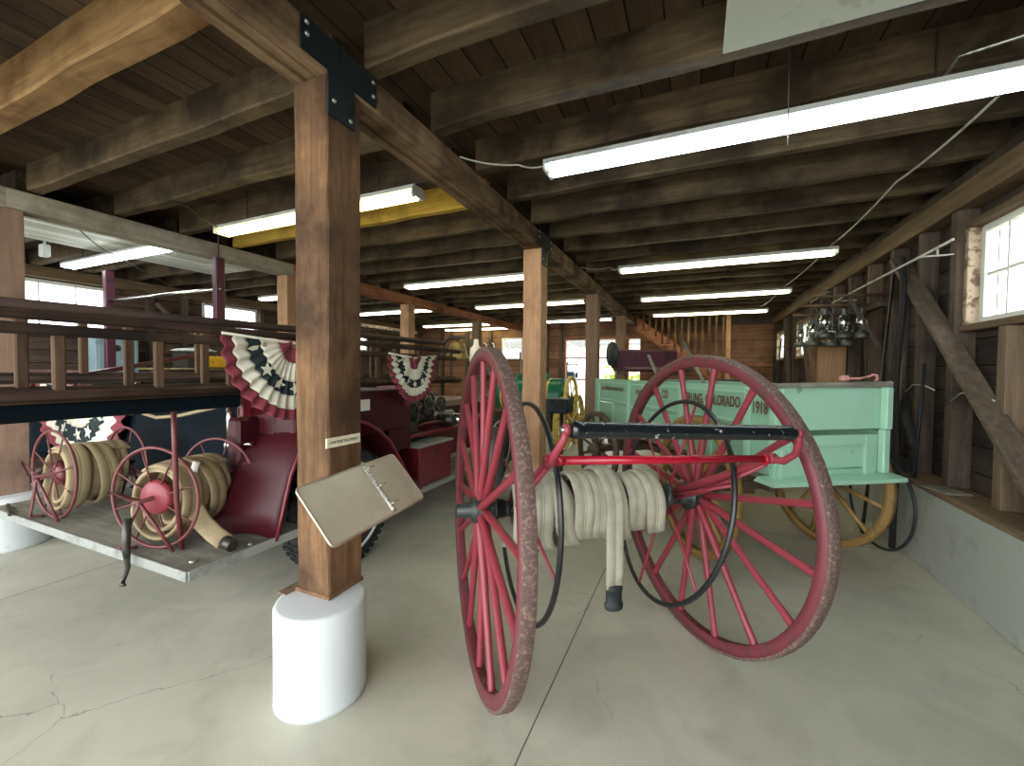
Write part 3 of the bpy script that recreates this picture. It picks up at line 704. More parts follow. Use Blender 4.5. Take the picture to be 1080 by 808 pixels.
# hanging tail
pts = []
for q in range(9):
    a = math.radians(120-q*15); pts.append((Vector((.018, -math.cos(a)*.188*1, .82+math.sin(a)*.188)), Vector((0, -math.cos(a), math.sin(a)))))
pts = [(Vector((.018, -.188*math.sin(math.radians(g)), .82+.188*math.cos(math.radians(g)))), Vector((0, -math.sin(math.radians(g)), math.cos(math.radians(g))))) for g in range(-50, 91, 14)]
frs = [(p, Vector((1, 0, 0)), r) for p, r in pts]
for z in (.76, .68, .6, .52, .44): frs.append((Vector((.02-(.82-z)*.01, -.188+.005*math.sin(z*9), z)), Vector((1, 0, 0)), Vector((0, -1, 0))))
hb.sweep(frs, [(x*.094, y*.026) for x, y in [(-.5, 0), (-.46, .4), (-.35, .5), (-.05, .5), (0, .36), (.05, .5), (.35, .5), (.46, .4), (.5, 0), (.46, -.4), (.35, -.5), (-.35, -.5), (-.46, -.4)][::-1]])
hb.build('hose_coils', m_hose, hz)
MB().lathe([(.335, .0), (.335, .046), (.345, .05), (.365, .05), (.372, .043), (.425, .043), (.43, .046), (.455, .046), (.46, .03), (.46, 0)], 28, T((.017, -.188, 0)) @ Matrix.Diagonal((1, .62, 1, 1))).build('hose_coupling', m_rubber, hz)

# ------------------------------------------------------------------ green wagon
WA = .606; WW = .93; WLn = 3.3; ZT, ZBt, ZM = 1.433, .795, 1.115
wag = thing('farm_wagon', 'mint green wooden farm wagon lettered COLORADO 1918 with ochre spoked wheels', 'wagon', (.535, 3.392, 0), WA)
b = MB().box(.0, .03, .03, WLn, ZBt, ZM-.006, bev=.004).box(WW-.03, WW, .03, WLn, ZBt, ZM-.006, bev=.004)
b.build('lower_side_boards', m_mint, wag)
b = MB().box(.0, .028, .03, WLn, ZM, ZT, bev=.004).box(WW-.028, WW, .03, WLn, ZM, ZT, bev=.004)
b.build('upper_side_boards', m_mint, wag)
MB().box(.0, WW, .02, WLn, ZBt-.035, ZBt-.001).build('bed_floor', m_greywood, wag)
for y in (-.0, .245, 1.11, 2.2, 3.1):
    MB().box(-.022, 0, y, y+.06, ZBt-.02, ZT-.01, bev=.004).build('side_cleat', m_mint2, wag); MB().box(WW, WW+.022, y, y+.06, ZBt-.02, ZT-.01, bev=.004).build('side_cleat', m_mint2, wag)
for y0, y1 in ((.31, 1.09), (1.18, 2.18), (2.27, 3.08)):
    for z in (ZT-.05, ZM+.04): MB().box(-.01, 0, y0+.01, y1-.02, z-.008, z+.008, bev=.002).build('panel_moulding', m_mint2, wag)
    MB().box(-.012, 0, (y0+y1)/2-.02, (y0+y1)/2+.02, ZBt, ZM-.02, bev=.003).build('side_cleat', m_mint2, wag)
tg = MB(); tg.box(.03, WW-.03, .0, .028, ZM+.012, ZT-.003, bev=.005)
tg = tg.build('upper_end_board', m_mint2, wag)
tl = MB().box(.03, WW-.03, .004, .03, ZBt+.0, ZM-.03, bev=.005)
tl.box(.03, .09, -.018, .004, ZBt, ZM-.03, bev=.004).box(WW-.2, WW-.12, -.018, .004, ZBt, ZM-.03, bev=.004)
tl.box(.09, WW-.2, -.012, .004, ZM-.10, ZM-.03, bev=.003).tube([(.13, -.012, ZM-.19), (.14, -.014, ZBt+.075), (.17, -.014, ZBt+.055), (.7, -.014, ZBt+.055)], .006, 6)
tl.build('tailgate', m_mint2, wag)
MB().box(WW-.07, WW-.01, -.055, -.001, ZM+.012, ZT, bev=.008).box(WW-.08, WW-.02, -.05, -.001, ZBt+.01, ZM+.013, bev=.008).build('corner_post', m_mint2, wag)
MB().box(0, .03, -.03, .03, ZBt, ZT-.01, bev=.004).build('corner_post', m_mint2, wag)
MB().add([(-.12, -.10, ZBt-.035), (WW+.035, -.13, ZBt-.035), (WW+.035, .10, ZBt-.03), (-.12, .08, ZBt-.03), (-.12, -.10, ZBt-.008), (WW+.035, -.13, ZBt-.008), (WW+.035, .06, ZBt+.02), (-.10, .06, ZBt+.005)],
         [[0, 3, 2, 1], [4, 5, 6, 7], [0, 1, 5, 4], [1, 2, 6, 5], [2, 3, 7, 6], [3, 0, 4, 7]]).build('tail_step', m_mint2, wag)
MB().tube([(-.03, -.02, ZBt+.14), (.0, -.045, ZBt+.13), (.06, -.05, ZBt+.15), (.075, -.045, ZBt+.17)], .007, 6).tube([(-.03, -.02, ZBt+.14), (-.035, .02, ZBt+.05), (-.02, .05, ZBt-.02)], .006, 6).build('end_rod_hook', m_mint2, wag)
# lettering on the near side (reads along +y decreasing: left to right as seen from outside)
SM = Matrix(((0, 0, -1, 0), (-1, 0, 0, 0), (0, 1, 0, 0), (0, 0, 0, 1)))
def side_text(txt, y, z, size, sx=1.0, nm='lettering'):
    return text_mesh(nm, txt, size, m_letters, wag, T((-.012, y, z)) @ SM, .0008, sx, bold=.002)
side_text('1918', .158, 1.235, .125, .62); side_text('STERLING, COLORADO', .745, 1.26, .12, .62); side_text('CO', 1.42, 1.265, .12, .62)
def worn_marks(y0, y1, z0, z1, seed):      # lettering worn past reading: broken upright strokes
    random.seed(seed); b = MB(); y = y0
    while y < y1:
        w = random.uniform(.010, .022); a = random.uniform(0, .012); c = random.uniform(0, .02)
        b.box(-.0128, -.0118, y, y+w, z0+a, z1-c); y += w+random.uniform(.006, .02)
    o = b.build('worn_lettering', m_letters, wag); o['kind'] = 'stuff'
worn_marks(1.62, 2.05, 1.265, 1.335, 2); worn_marks(2.36, 3.0, 1.28, 1.345, 4)
# running gear
ru = MB(); ru.box(-.2, WW+.2, .60, .70, .53, .62, bev=.01).box(-.05, WW+.05, .58, .72, .62, ZBt-.04, bev=.01)
ru.box(-.2, WW+.2, 2.70, 2.80, .47, .56, bev=.01).box(0, WW, 2.66, 2.84, .56, ZBt-.04, bev=.01).bar((WW/2, .5, .57), (WW/2, 3.0, .55), .09, .08, bev=.01)
ru.bar((WW/2, 1.8, .55), (.1, .65, .57), .04, .05).bar((WW/2, 1.8, .55), (WW-.1, .65, .57), .04, .05)
ru.build('running_gear', m_ochredk, wag)
def wwheel(x, y, R, mat, side, th=0):
    Mw = T((x, y, R)) @ Matrix.Rotation(th, 4, 'Z') @ TOX
    w = MB().lathe([(-.025, R-.06), (.025, R-.06), (.03, R-.05), (.03, R-.01), (-.03, R-.01), (-.03, R-.05), (-.025, R-.06)], 56, Mw).build('wheel', mat, wag)
    MB().lathe([(-.03, R-.01), (.03, R-.01), (.03, R), (-.03, R), (-.03, R-.01)], 56, Mw).build('iron_tire', m_tyre if mat is m_ochredk else m_ochre, w)
    MB().lathe([(-.12, 0), (-.12, .045), (-.06, .07), (-.04, .085), (.04, .085), (.06, .07), (.14, .045), (.14, 0)], 20, Mw).build('hub', mat, w)
    for k in range(12):
        a = k*PI/6+.2; u = Vector((math.cos(a), math.sin(a), 0))
        MB().cyl(Mw @ (u*.07), Mw @ (u*(R-.055)), .021, .017, 8).build('spoke', mat, w)
    return w
wwheel(-.187-.0, .649, .585, m_ochre, -1, -.08); wwheel(WW+.187, .649, .585, m_ochre, 1)
wwheel(-.187, 2.75, .5, m_ochredk, -1, .12); wwheel(WW+.187, 2.75, .5, m_ochredk, 1, .12)
# things on the wagon
o = MB().add([(0, -.01, .0), (1.05, .0, 0), (1.05, .14, 0), (0, .12, .0), (0, -.005, .022), (1.05, .0, .04), (1.05, .13, .04), (0, .12, .022)], [[0, 3, 2, 1], [4, 5, 6, 7], [0, 1, 5, 4], [1, 2, 6, 5], [2, 3, 7, 6], [3, 0, 4, 7]])
o = o.build('loose_plank', m_greywood); o.parent = None; pm = Matrix.Translation((.535, 3.392, 0)) @ Matrix.Rotation(WA, 4, 'Z')
o.matrix_world = pm @ T((-.08, -.01, ZT)); tag(o, 'grey weathered plank lying across the tailgate of the green wagon', 'plank')
o = MB().tube([(.0, 0, .012), (.03, 0, .03), (.03, .0, .012)], .014, 8).box(-.03, .03, -.02, .02, 0, .045, bev=.008).tube([(.0, 0, .02), (.14, 0, .02), (.22, 0, .035), (.26, 0, .05), (.29, 0, .045), (.30, 0, .015), (.28, 0, .006)], .009, 8).build('iron_end_hook', m_pink)
o.matrix_world = pm @ T((.60, .05, ZT+.041)); tag(o, 'pinkish iron rod with hooked end lying on the wagon plank', 'hook')
st = thing('wagon_seat', 'maroon leather bench seat at the front of the green wagon', 'seat'); st.matrix_world = pm @ T((.0, 2.35, ZT))
MB().box(-.02, .95, .33, .38, .14, .40, bev=.025).build('backrest', m_leather, st)
MB().box(-.0, .93, .0, .36, .10, .16, bev=.025).build('seat_cushion', m_leather, st)
MB().lathe([(0, 0), (0, .16), (.03, .16), (.03, 0)], 20, T((-.05, .3, .33)) @ TOX).build('armrest', m_rubber, st)
MB().tube([(.03, .02, 0), (.05, .1, .08), (.06, .3, .06), (.06, .36, .30)], .012, 6).tube([(.87, .02, 0), (.85, .1, .08), (.84, .3, .06), (.84, .36, .30)], .012, 6).build('seat_spring', m_iron, st)
for k, (x0, y0, x1, y1, z1) in enumerate([(.30, 1.55, .12, 2.0, .30), (.55, 1.1, .40, 1.75, .45), (.42, .9, .33, 1.2, .18)]):
    o = MB().bar(pm @ Vector((x0, y0, .85)), pm @ Vector((x1, y1, ZT+z1)), .045, .015, bev=.003).build('leaning_plank', m_greywood)
    tag(o, ['grey slat leaning left in the wagon below the seat', 'long grey slat standing up from the wagon in front of the stairs', 'short grey slat leaning in the wagon behind the cart wheel'][k], 'slat', 'slats in the wagon')
o = MB().lathe([(0, .0), (0, .2), (.03, .22), (.06, .2), (.06, 0)], 24).build('black_cushion', m_rubber); o.matrix_world = pm @ T((.62, 2.9, ZT-.02)) ; 
o.location = (.42, 6.3, 1.38); tag(o, 'low round black cushion behind the wagon box', 'cushion')
# support for cushion: crate
o = MB().box(-.3, .3, -.25, .25, 0, 1.38, bev=.01).build('wooden_crate', m_wallb); o.location = (.42, 6.3, 0); tag(o, 'tall brown crate standing behind the wagon carrying the black cushion', 'crate')

# ------------------------------------------------------------------ sign and binder board on the near post
t = thing('sign_card', 'small cream card sign reading LAW ENFORCEMENT on the near post', 'sign', (XB1b+.008, 1.505, 1.19))
MB().box(-.003, .004, -.105, .105, -.023, .023, bev=.001).build('card', m_paper, t)
text_mesh('lettering', 'LAW ENFORCEMENT', .021, m_ink, t, T((.0045, 0, -.007)) @ Matrix(((0, 0, 1, 0), (1, 0, 0, 0), (0, 1, 0, 0), (0, 0, 0, 1))), .0005, .92)
bd = thing('binder_board', 'tilted metal display board with three-ring binder clip mounted on the near post', 'display board', (0, 0, 0))
Bm = T((-1.354, 1.46, .968)) @ Matrix.Rotation(1.619, 4, 'Z') @ Matrix.Rotation(.824, 4, 'X') @ Matrix.Rotation(-.106, 4, 'Y')
bd.matrix_world = Bm
w_, h_ = .568, .28; P = []
for cx, cy, a0 in ((w_/2-.02, h_/2-.02, 0), (-w_/2+.02, h_/2-.02, 90), (-w_/2+.02, -h_/2+.02, 180), (w_/2-.02, -h_/2+.02, 270)):
    for k in range(5): a = math.radians(a0+k*22.5); P.append((cx+.02*math.cos(a), cy+.02*math.sin(a)))
MB().prism(P, -.012, 0).build('plate', m_board, bd)
n_ = len(P)
rim = MB().tube([(x, y, -.004) for x, y in P], .007, 6, closed=True); rim.build('rolled_edge', m_board, bd)
MB().box(.058, .082, -.13, .13, .0, .008, bev=.003).box(.064, .076, -.125, .125, .008, .012, bev=.002).build('binder_spine', m_chrome, bd)
for yy in (-.10, 0, .10):
    MB().tube([(.062, yy, .008), (.058, yy, .03), (.068, yy, .042), (.09, yy, .04), (.10, yy, .03)], .0028, 6).build('binder_ring', m_chrome, bd)
brk = MB(); inv = Bm.inverted()
brk.bar(inv @ Vector((XB1b+.004, 1.52, .93)), inv @ Vector((-1.40, 1.52, 1.0)), .03, .01).bar(inv @ Vector((XB1b+.004, 1.52, .80)), inv @ Vector((-1.33, 1.52, .93)), .03, .01).bar(inv @ Vector((XB1b+.004, 1.52, .78)), inv @ Vector((XB1b+.004, 1.52, .96)), .03, .012)
brk.build('mounting_bracket', m_steel_dark, bd)

# ------------------------------------------------------------------ red fire truck (rear right corner faces the camera)
XT = -2.33
tr = thing('fire_truck', 'antique maroon fire truck with ladders on its side and a grey wooden tailboard', 'fire truck', (-3.5, 3.0, 0))
o3 = Vector((3.5, -3.0, 0))
class TB(MB):
    def build(s, name, mat, parent=None, mats=None):
        s.v = [p+o3 for p in s.v]; return MB.build(s, name, mat, parent, mats)
# tailboard
TB().box(-4.72, XT-.005, 1.25, 1.95, .455, .5, bev=.006).build('tailboard', m_greywood, tr)
TB().box(-4.73, XT, 1.238, 1.25, .45, .503, bev=.003).box(XT-.004, XT+.008, 1.25, 1.95, .45, .503, bev=.003).build('tailboard_edging', m_edge, tr)
TB().lathe([(0, .02), (.008, .02), (.012, .01), (.012, 0)], 10, T((-2.43, 1.33, .5))).lathe([(0, .015), (.008, .015), (.012, .01), (.012, 0)], 10, T((-2.37, 1.6, .5))).build('tailboard_bolt', m_bolt, tr)
# body
TB().box(-4.95, -2.62, 1.95, 3.18, .62, 1.36, bev=.03).build('body_panel', m_maroon, tr)
TB().box(-2.63, -2.44, 1.955, 3.2, 1.0, 1.36, bev=.012).box(-2.62, -2.44, 2.9, 3.2, .8, 1.0, bev=.01).build('side_panel', m_maroon, tr)
TB().box(-4.45, -2.95, 1.93, 1.949, .66, 1.33).build('rear_recess', m_navy, tr)  # flat dark sheet painting the shade inside the truck's rear opening
TB().tube([(-4.5, 1.9, 1.34), (-2.7, 1.9, 1.34)], .012, 8).tube([(-2.9, 1.9, .55), (-2.9, 1.9, 1.36)], .016, 8).tube([(-4.5, 1.9, .55), (-4.5, 1.9, 1.36)], .016, 8).build('grab_rail', m_iron, tr)
# fender: swept crown
path = [(1.73, .5), (1.775, .64), (1.80, .74), (1.84, .88), (1.89, .99), (2.0, 1.12), (2.15, 1.185), (2.37, 1.18), (2.52, 1.13), (2.65, 1.06), (2.78, .95), (2.88, .815), (3.0, .64), (3.1, .5), (3.2, .455)]
fd = TB(); vs = []; N = 9
for (y, z) in path:
    for k in range(N):
        q = k/(N-1); x = XT-.0-.44*q; drop = -.02*(1-q)**4
        vs.append((x, y-.16*q*(1 if y < 2.3 else 0)*max(0, 1-(z-.5)/.6), z+drop+.045*math.sin(PI*min(q*1.4, 1))*.6))
fs = [[i*N+k, i*N+k+1, (i+1)*N+k+1, (i+1)*N+k] for i in range(len(path)-1) for k in range(N-1)]
fd.add(vs, fs, True); fo = fd.build('rear_fender', m_maroon, tr)
sm = fo.modifiers.new('s', 'SOLIDIFY'); sm.thickness = .008
TB().tube([(XT+.002, y, z-.02) for y, z in path], .012, 8).build('fender_bead', m_truckred, tr)
# inner wheel well and quarter panel
TB().box(-2.9, -2.78, 1.80, 3.15, .5, 1.2, bev=.02).build('wheel_well', m_maroon, tr)
# wheel
def twheel(x, y, R, side=1):
    Mw = Matrix.Translation(o3) @ T((x, y, R)) @ TOX
    w = MB().lathe([(-.19, R-.11), (-.20, R-.06), (-.19, R-.015), (-.16, R), (-.03, R), (-.005, R-.015), (0.0, R-.05), (-.01, R-.10), (-.03, R-.115), (-.17, R-.115), (-.19, R-.11)], 56, Mw).build('tire', m_rubber, tr)
    tb = MB()
    for k in range(48):
        a = 2*PI*k/48; A = Mw @ Matrix.Rotation(a, 4, 'Z'); tb.box(R-.006, R+.008, -.016, .016, -.19, -.11, A).box(R-.006, R+.008, .014, .046, -.09, -.005, A)
    tb.build('tread', m_rubber, w)
    MB().lathe([(-.004, R-.115), (.004, R-.112), (.008, R-.105), (.006, R-.095), (-.008, R-.09)], 56, Mw, caps=False).build('white_rim_ring', m_fixt, w)
    MB().lathe([(-.03, R-.11), (-.045, R-.17), (-.05, .12), (-.01, .11), (.03, .09), (.05, .06), (.05, 0)], 40, Mw, caps=False).build('wheel_disc', m_ironred, w)
twheel(-2.42, 2.424, .456)
twheel(-2.55, 5.4, .456)
# running board, toolbox
TB().box(-2.85, XT, 3.2, 4.9, .37, .41, bev=.006).build('running_board', m_edge, tr)
tbx = TB().box(-2.68, -2.37, 3.24, 3.80, .412, .79, bev=.008).build('toolbox', m_truckred, tr)
TB().box(-2.70, -2.35, 3.22, 3.82, .79, .815, bev=.008).build('toolbox_lid', m_edge, tbx)  # pale lid: light falling on the toolbox top is put into its colour
TB().box(-2.37, -2.36, 3.5, 3.54, .70, .75, bev=.003).build('latch', m_iron, tbx)
TB().box(-4.4, -2.72, 3.2, 5.6, .5, .92, bev=.03).build('frame_housing', m_truckred, tr)
TB().box(-2.72, -2.5, 3.25, 4.6, .86, .90, bev=.008).build('side_rail', m_truckred, tr)
# pump gear
pg = TB()
for (y, z, r) in ((3.42, 1.08, .13), (3.72, 1.2, .10), (3.95, 1.15, .09)):
    pg.lathe([(-.012, r-.018), (-.012, r), (.012, r), (.012, r-.018), (-.012, r-.018)], 24, T((-2.6, y, z)) @ TOX)
    for k in range(4): a = k*PI/4; pg.cyl((-2.6, y+math.cos(a)*r, z+math.sin(a)*r), (-2.6, y-math.cos(a)*r, z-math.sin(a)*r), .008, seg=6)
    pg.cyl((-2.85, y, z), (-2.58, y, z), .02)
pg.cyl((-2.9, 3.4, .95), (-2.55, 3.4, .95), .07).cyl((-2.7, 3.6, .92), (-2.7, 3.6, 1.3), .03).cyl((-2.65, 4.0, .98), (-2.45, 4.0, .98), .075, .06).cyl((-2.75, 3.3, 1.0), (-2.75, 4.4, 1.0), .06).sphere((-2.72, 3.85, 1.08), .09)
pg.build('pump_valves', m_iron, tr)
TB().cyl((-2.62, 4.1, .98), (-2.38, 4.1, .98), .055, .065, 16).cyl((-2.7, 3.6, 1.3), (-2.7, 3.6, 1.36), .05, seg=16).sphere((-2.66, 3.35, 1.22), .05).build('pump_fittings', m_chrome, tr)
TB().tube([(-2.66, 3.3, .9), (-2.62, 3.45, 1.2), (-2.7, 3.7, 1.32), (-2.75, 4.1, 1.25)], .02, 8).tube([(-2.6, 3.2, .92), (-2.55, 3.6, .98), (-2.6, 4.2, .95)], .016, 8).build('pump_pipes', m_ironred, tr)
TB().cyl((-2.95, 1.86, 1.0), (-2.95, 1.86, 1.32), .025, seg=14).sphere((-2.95, 1.86, 1.0), .045).tube([(-2.95, 1.86, 1.0), (-2.7, 1.84, 1.03)], .012).build('delivery_pipe', m_chrome, tr)
# ladder brackets and red end plate
TB().box(-2.44, -2.40, 1.58, 1.64, 1.25, 1.66, bev=.006).box(-2.44, -2.42, 1.58, 2.2, 1.25, 1.30).build('ladder_bracket', m_truckred, tr)
TB().box(-2.75, -2.42, 3.1, 3.16, 1.2, 1.40).build('ladder_bracket', m_truckred, tr)
TB().box(-2.442, -2.438, 2.52, 2.66, 1.20, 1.29).build('door_sticker', m_tag, tr)
TB().box(-4.3, -2.8, 3.9, 5.4, .92, 1.15, bev=.06).build('hood', m_maroon, tr)
TB().box(-4.4, -2.8, 3.2, 3.85, 1.0, 1.12, bev=.04).box(-4.4, -2.8, 3.15, 3.25, 1.1, 1.34, bev=.03).build('driver_seat', m_leather, tr)
# ladders on the truck
def ladder(x, y0, y1, z0, z1, rungs, label, rw=.04):
    t = thing('wooden_ladder', label, 'ladder', (x, y0, z0), 0, 'ladders on the truck side')
    L = y1-y0
    MB().tube([(0, 0, .022), (0, L*.5, .022), (0, L, .022)], .0, 4, rs=[.03, .03, .03]).box(-.018, .018, 0, L, .0, .045, bev=.01).build('side_rail', m_ladder, t)
    MB().box(-.018, .018, 0, L, z1-z0-.045, z1-z0, bev=.01).build('side_rail', m_ladder, t)
    for r in rungs: MB().box(-.011, .011, r-rw/2-y0, r+rw/2-y0, .04, z1-z0-.04, bev=.006).build('rung', m_rung, t)
    return t
ladder(-2.33, -.3, 1.56, 1.395, 1.70, [.12, .46, .80, 1.14, 1.47], 'outermost short ladder on the truck side, ending beside the big bunting')
ladder(-2.50, .05, 4.2, 1.40, 1.77, [.4, .75, 1.10, 1.44, 1.79, 2.45, 2.75, 3.05, 3.4, 3.7, 4.0], 'long inner ladder along the truck side passing behind both buntings')
ladder(-2.38, 2.1, 3.9, 1.42, 1.68, [2.36, 2.5, 2.68, 2.86, 3.5, 3.62, 3.8], 'ladder section on the truck side right of the near post')
ladder(-3.2, .3, 4.4, 1.45, 1.84, [.6, 1.2, 1.8, 2.4, 3.0, 3.6], 'farthest ladder of the stack lying over the truck body')
o = MB().cyl((-2.52, .68, 1.785), (-2.52, 3.9, 1.83), .024, seg=10).build('pike_pole', m_ladder); tag(o, 'dark pole lying on top of the truck ladders', 'pole')
o = MB().box(-2.47, -2.36, -.3, 1.55, 1.315, 1.39, bev=.008).build('ladder_beam', m_navy); tag(o, 'dark blue-black beam carrying the ladders at the left edge', 'beam')
# tie rope and pike
o = MB().tube([(-4.3, 1.78, 1.33), (-4.05, 1.76, 1.22), (-3.9, 1.76, 1.2), (-3.6, 1.74, 1.17), (-3.3, 1.74, 1.2), (-2.95, 1.76, 1.27), (-2.75, 1.78, 1.33)], .012, 8).sphere((-3.98, 1.76, 1.2), .035, sc=(1.5, 1, 1)).build('tie_rope', m_hose2); tag(o, 'knotted pale rope slung across the dark rear opening of the truck', 'rope')
o = MB().tube([(-2.66, 1.40, .50), (-2.63, 1.36, .8), (-2.60, 1.34, 1.1), (-2.585, 1.33, 1.3)], .014, 8).build('iron_lever', m_reelred); tag(o, 'dark red upright rod standing behind the nearer hose reel', 'rod')
o = MB().tube([(-2.79, 1.21, .72), (-2.79, 1.20, .58), (-2.785, 1.205, .45), (-2.80, 1.20, .41), (-2.81, 1.19, .385), (-2.79, 1.18, .37), (-2.76, 1.18, .375)], .0, 8, rs=[.02, .022, .012, .012, .016, .012, .008]).build('iron_hook', m_iron); tag(o, 'iron hook hanging over the front edge of the tailboard', 'hook')
o = MB().tube([(-2.69, 1.5, .98), (-2.7, 1.49, .93), (-2.72, 1.5, .90)], .02, 5).build('paper_tag', m_tag); tag(o, 'torn white paper tag near the nearer hose reel', 'tag')

# ------------------------------------------------------------------ hose reels on the tailboard
def reel(loc, rz, R, label, hlabel, crank_a, redcap, gap=.42, R2_=.27):
    t = thing('hose_reel', label, 'hose reel', loc, rz, 'wire hose reels')
    # axis along +y local
    for k, (y, rr_) in enumerate(((0, R), (gap, R2_))):
        zc = R+.012 if k == 0 else R2_+.03
        rg = MB().lathe([(.009*math.sin(a*PI/5), rr_+.009*math.cos(a*PI/5)) for a in range(11)], 48, T((0, y, R+.01)) @ TOY, caps=False).build('ring', m_reelred, t)
        for s_ in range(8):
            a = s_*PI/4+.3+.2*k
            MB().cyl((.03*math.cos(a), y, R+.01+.03*math.sin(a)), (rr_*math.cos(a), y, R+.01+rr_*math.sin(a)), .005, seg=6).build('spoke', m_reelred, rg)
    MB().cyl((0, -.10, R+.01), (0, gap+.05, R+.01), .013, seg=10).build('axle', m_reelred, t)
    ca = crank_a
    MB().tube([(0, -.07, R+.01), (math.cos(ca)*.2, -.09, R+.01+math.sin(ca)*.2), (math.cos(ca+.9)*.02, -.11, R+.02)], .007, 6).build('crank', m_reelred, t)
    MB().tube([(0, -.08, R+.01), (-.17, -.06, .0+.012), (-.10, -.02, .012)], .009, 6).tube([(0, -.08, R), (.16, -.04, .012)], .009, 6).build('front_stand', m_reelred, t)
    MB().tube([(-.15, gap+.03, .012), (0, gap+.03, R), (.15, gap+.03, .012)], .009, 6).build('rear_stand', m_reelred, t)
    if redcap: MB().lathe([(-.02, 0), (-.02, .085), (.0, .10), (.02, .10), (.02, 0)], 28, T((0, .01, R+.01)) @ TOY).build('drum_cap', m_red, t)
    else: MB().lathe([(-.02, 0), (-.02, .06), (.02, .09), (.02, 0)], 24, T((0, .02, R+.01)) @ TOY).build('drum_cap', m_reelred, t)
    h = thing('rubber_lined_hose', hlabel, 'hose', loc, rz, 'hoses on the reels')
    hb = MB(); Mh = T((0, 0, 0)) @ Matrix.Rotation(PI/2, 4, 'Z')
    coil(hb, .05, gap-.06, 4.6, .15, lambda tn: (.15+.015*math.sin(tn*2.2), .03), w=.10, t=.026, zc=R+.01, M=Mh)
    coil(hb, .06, gap-.08, 3.2, .18, lambda tn: (.172+.016*math.sin(tn*3.1), .06), w=.125, t=.022, zc=R+.015, ang0=1.0, M=Mh)
    hb.build('hose_coils', m_hose2, h)
    return t, h
rl, hs = reel((-2.80, 1.34, .5), .26, .285, 'nearer wire hose reel with a bright red drum cap on the tailboard', 'tan hose wound on the nearer reel with its end trailing to the tailboard corner', 2.9, True)
fl = [(Vector(p), Vector((0, .3, -.95)), Vector((.5, -.8, .3))) for p in ()]
Mi = (T((-2.80, 1.34, .5)) @ Matrix.Rotation(.26, 4, 'Z')).inverted()
P = [Mi @ Vector(p) for p in ((-2.74, 1.50, .80), (-2.68, 1.47, .72), (-2.59, 1.47, .64), (-2.50, 1.48, .585), (-2.42, 1.49, .55))]
frs = []
for i, p in enumerate(P):
    d = (P[min(i+1, 4)]-P[max(i-1, 0)]).normalized(); x = Vector((0.35, .9, .55)); x = (x-d*x.dot(d)).normalized(); frs.append((p, x, x.cross(d)))
MB().sweep(frs, flat_prof(.095, .03)).build('hose_end', m_hose2, hs)
MB().cyl(Mi @ Vector((-2.425, 1.49, .55)), Mi @ Vector((-2.36, 1.495, .535)), .036, .034, 16).build('hose_coupling', m_iron, hs)
reel((-3.98, 1.33, .5), .02, .295, 'farther wire hose reel near the left end of the tailboard', 'tan hose wound on the farther reel with one loop sagging', 2.7, False, .40, .27)
o = MB().cyl((-4.3, 1.22, .515), (-4.62, 1.3, .515), .012, seg=8).build('iron_bar', m_iron); tag(o, 'dark iron bar lying at the left end of the tailboard', 'bar')

# ------------------------------------------------------------------ bunting
def bunting(R, label, M, pleats=18, half=(0, PI), squeeze=1.0):
    t = thing('bunting', label, 'bunting', (0, 0, 0), 0, 'patriotic pleated buntings'); t.matrix_world = M
    NA, NR = pleats*6, 20
    def P(r, a, off=0.0):
        z = .018*(r/R)*math.sin(a*pleats*2)+.01*math.sin(a*5+r*9)
        sag = .035*math.sin(a)*(r/R)
        return Vector((r*math.cos(a)*squeeze, -abs(0)-z-off-.02, -r*math.sin(a)-sag+.02*math.cos(a)**2))
    bands = [('red_centre', m_br, 0, .26), ('white_ring', m_bw, .26, .50), ('blue_band', m_bb, .50, .68), ('outer_white', m_bw, .68, .86), ('red_hem', m_br, .86, 1.0)]
    for nm, mat, q0, q1 in bands:
        b = MB(); k_ = 5; vs = []; n0 = NA+1
        for i in range(k_):
            r = R*(q0+(q1-q0)*i/(k_-1))
            if r < .03: r = .03
            for j in range(n0): a = half[0]+(half[1]-half[0])*j/NA; vs.append(P(r, a))
        fs = [[i*n0+j, i*n0+j+1, (i+1)*n0+j+1, (i+1)*n0+j] for i in range(k_-1) for j in range(NA)]
        b.add(vs, fs, True); ob = b.build(nm, mat, t); sd = ob.modifiers.new('s', 'SOLIDIFY'); sd.thickness = .002
    for j in range(7):
        a = half[0]+(half[1]-half[0])*(j+.5)/7; c = P(R*.59, a, .010); sr = R*.1; b = MB()
        pts = []
        for k in range(10):
            g = PI/2+k*PI/5+a; r_ = sr if k % 2 == 0 else sr*.42; pts.append(c+Vector((r_*math.cos(g), 0, r_*math.sin(g))))
        b.add(pts+[p+Vector((0, .003, 0)) for p in pts], [list(range(10)), [10+k for k in range(10)][::-1]]+[[k, 10+k, 10+(k+1) % 10, (k+1) % 10] for k in range(10)]); b.build('star', m_bw, t)
    MB().tube([P(R, half[0])+Vector((0, 0, .008)), Vector((-.0, -.02, .0)), P(R, half[1])+Vector((0, 0, .008))], .008, 6).build('top_cord', m_bw, t)
    for s_ in (-.5, .5): MB().lathe([(0, .006), (0, .012), (.003, .012), (.003, .006), (0, .006)], 12, T((s_*R, -.045, -.02)) @ TOY).build('grommet', m_brass, t)
    return t
RX = lambda x, y, z: T((x, y, z)) @ Matrix.Rotation(PI/2, 4, 'Z')
bunting(.44, 'large red white and blue star bunting left of the near post on the truck', RX(-2.29, 1.83, 1.69))
bunting(.36, 'smaller-looking star bunting right of the near post on the truck ladders', RX(-2.32, 3.07, 1.64), squeeze=.95)
bunting(.72, 'dull white and red bunting hanging behind the reels under the ladders', T((-5.15, 1.9, 1.36)), squeeze=1.2)

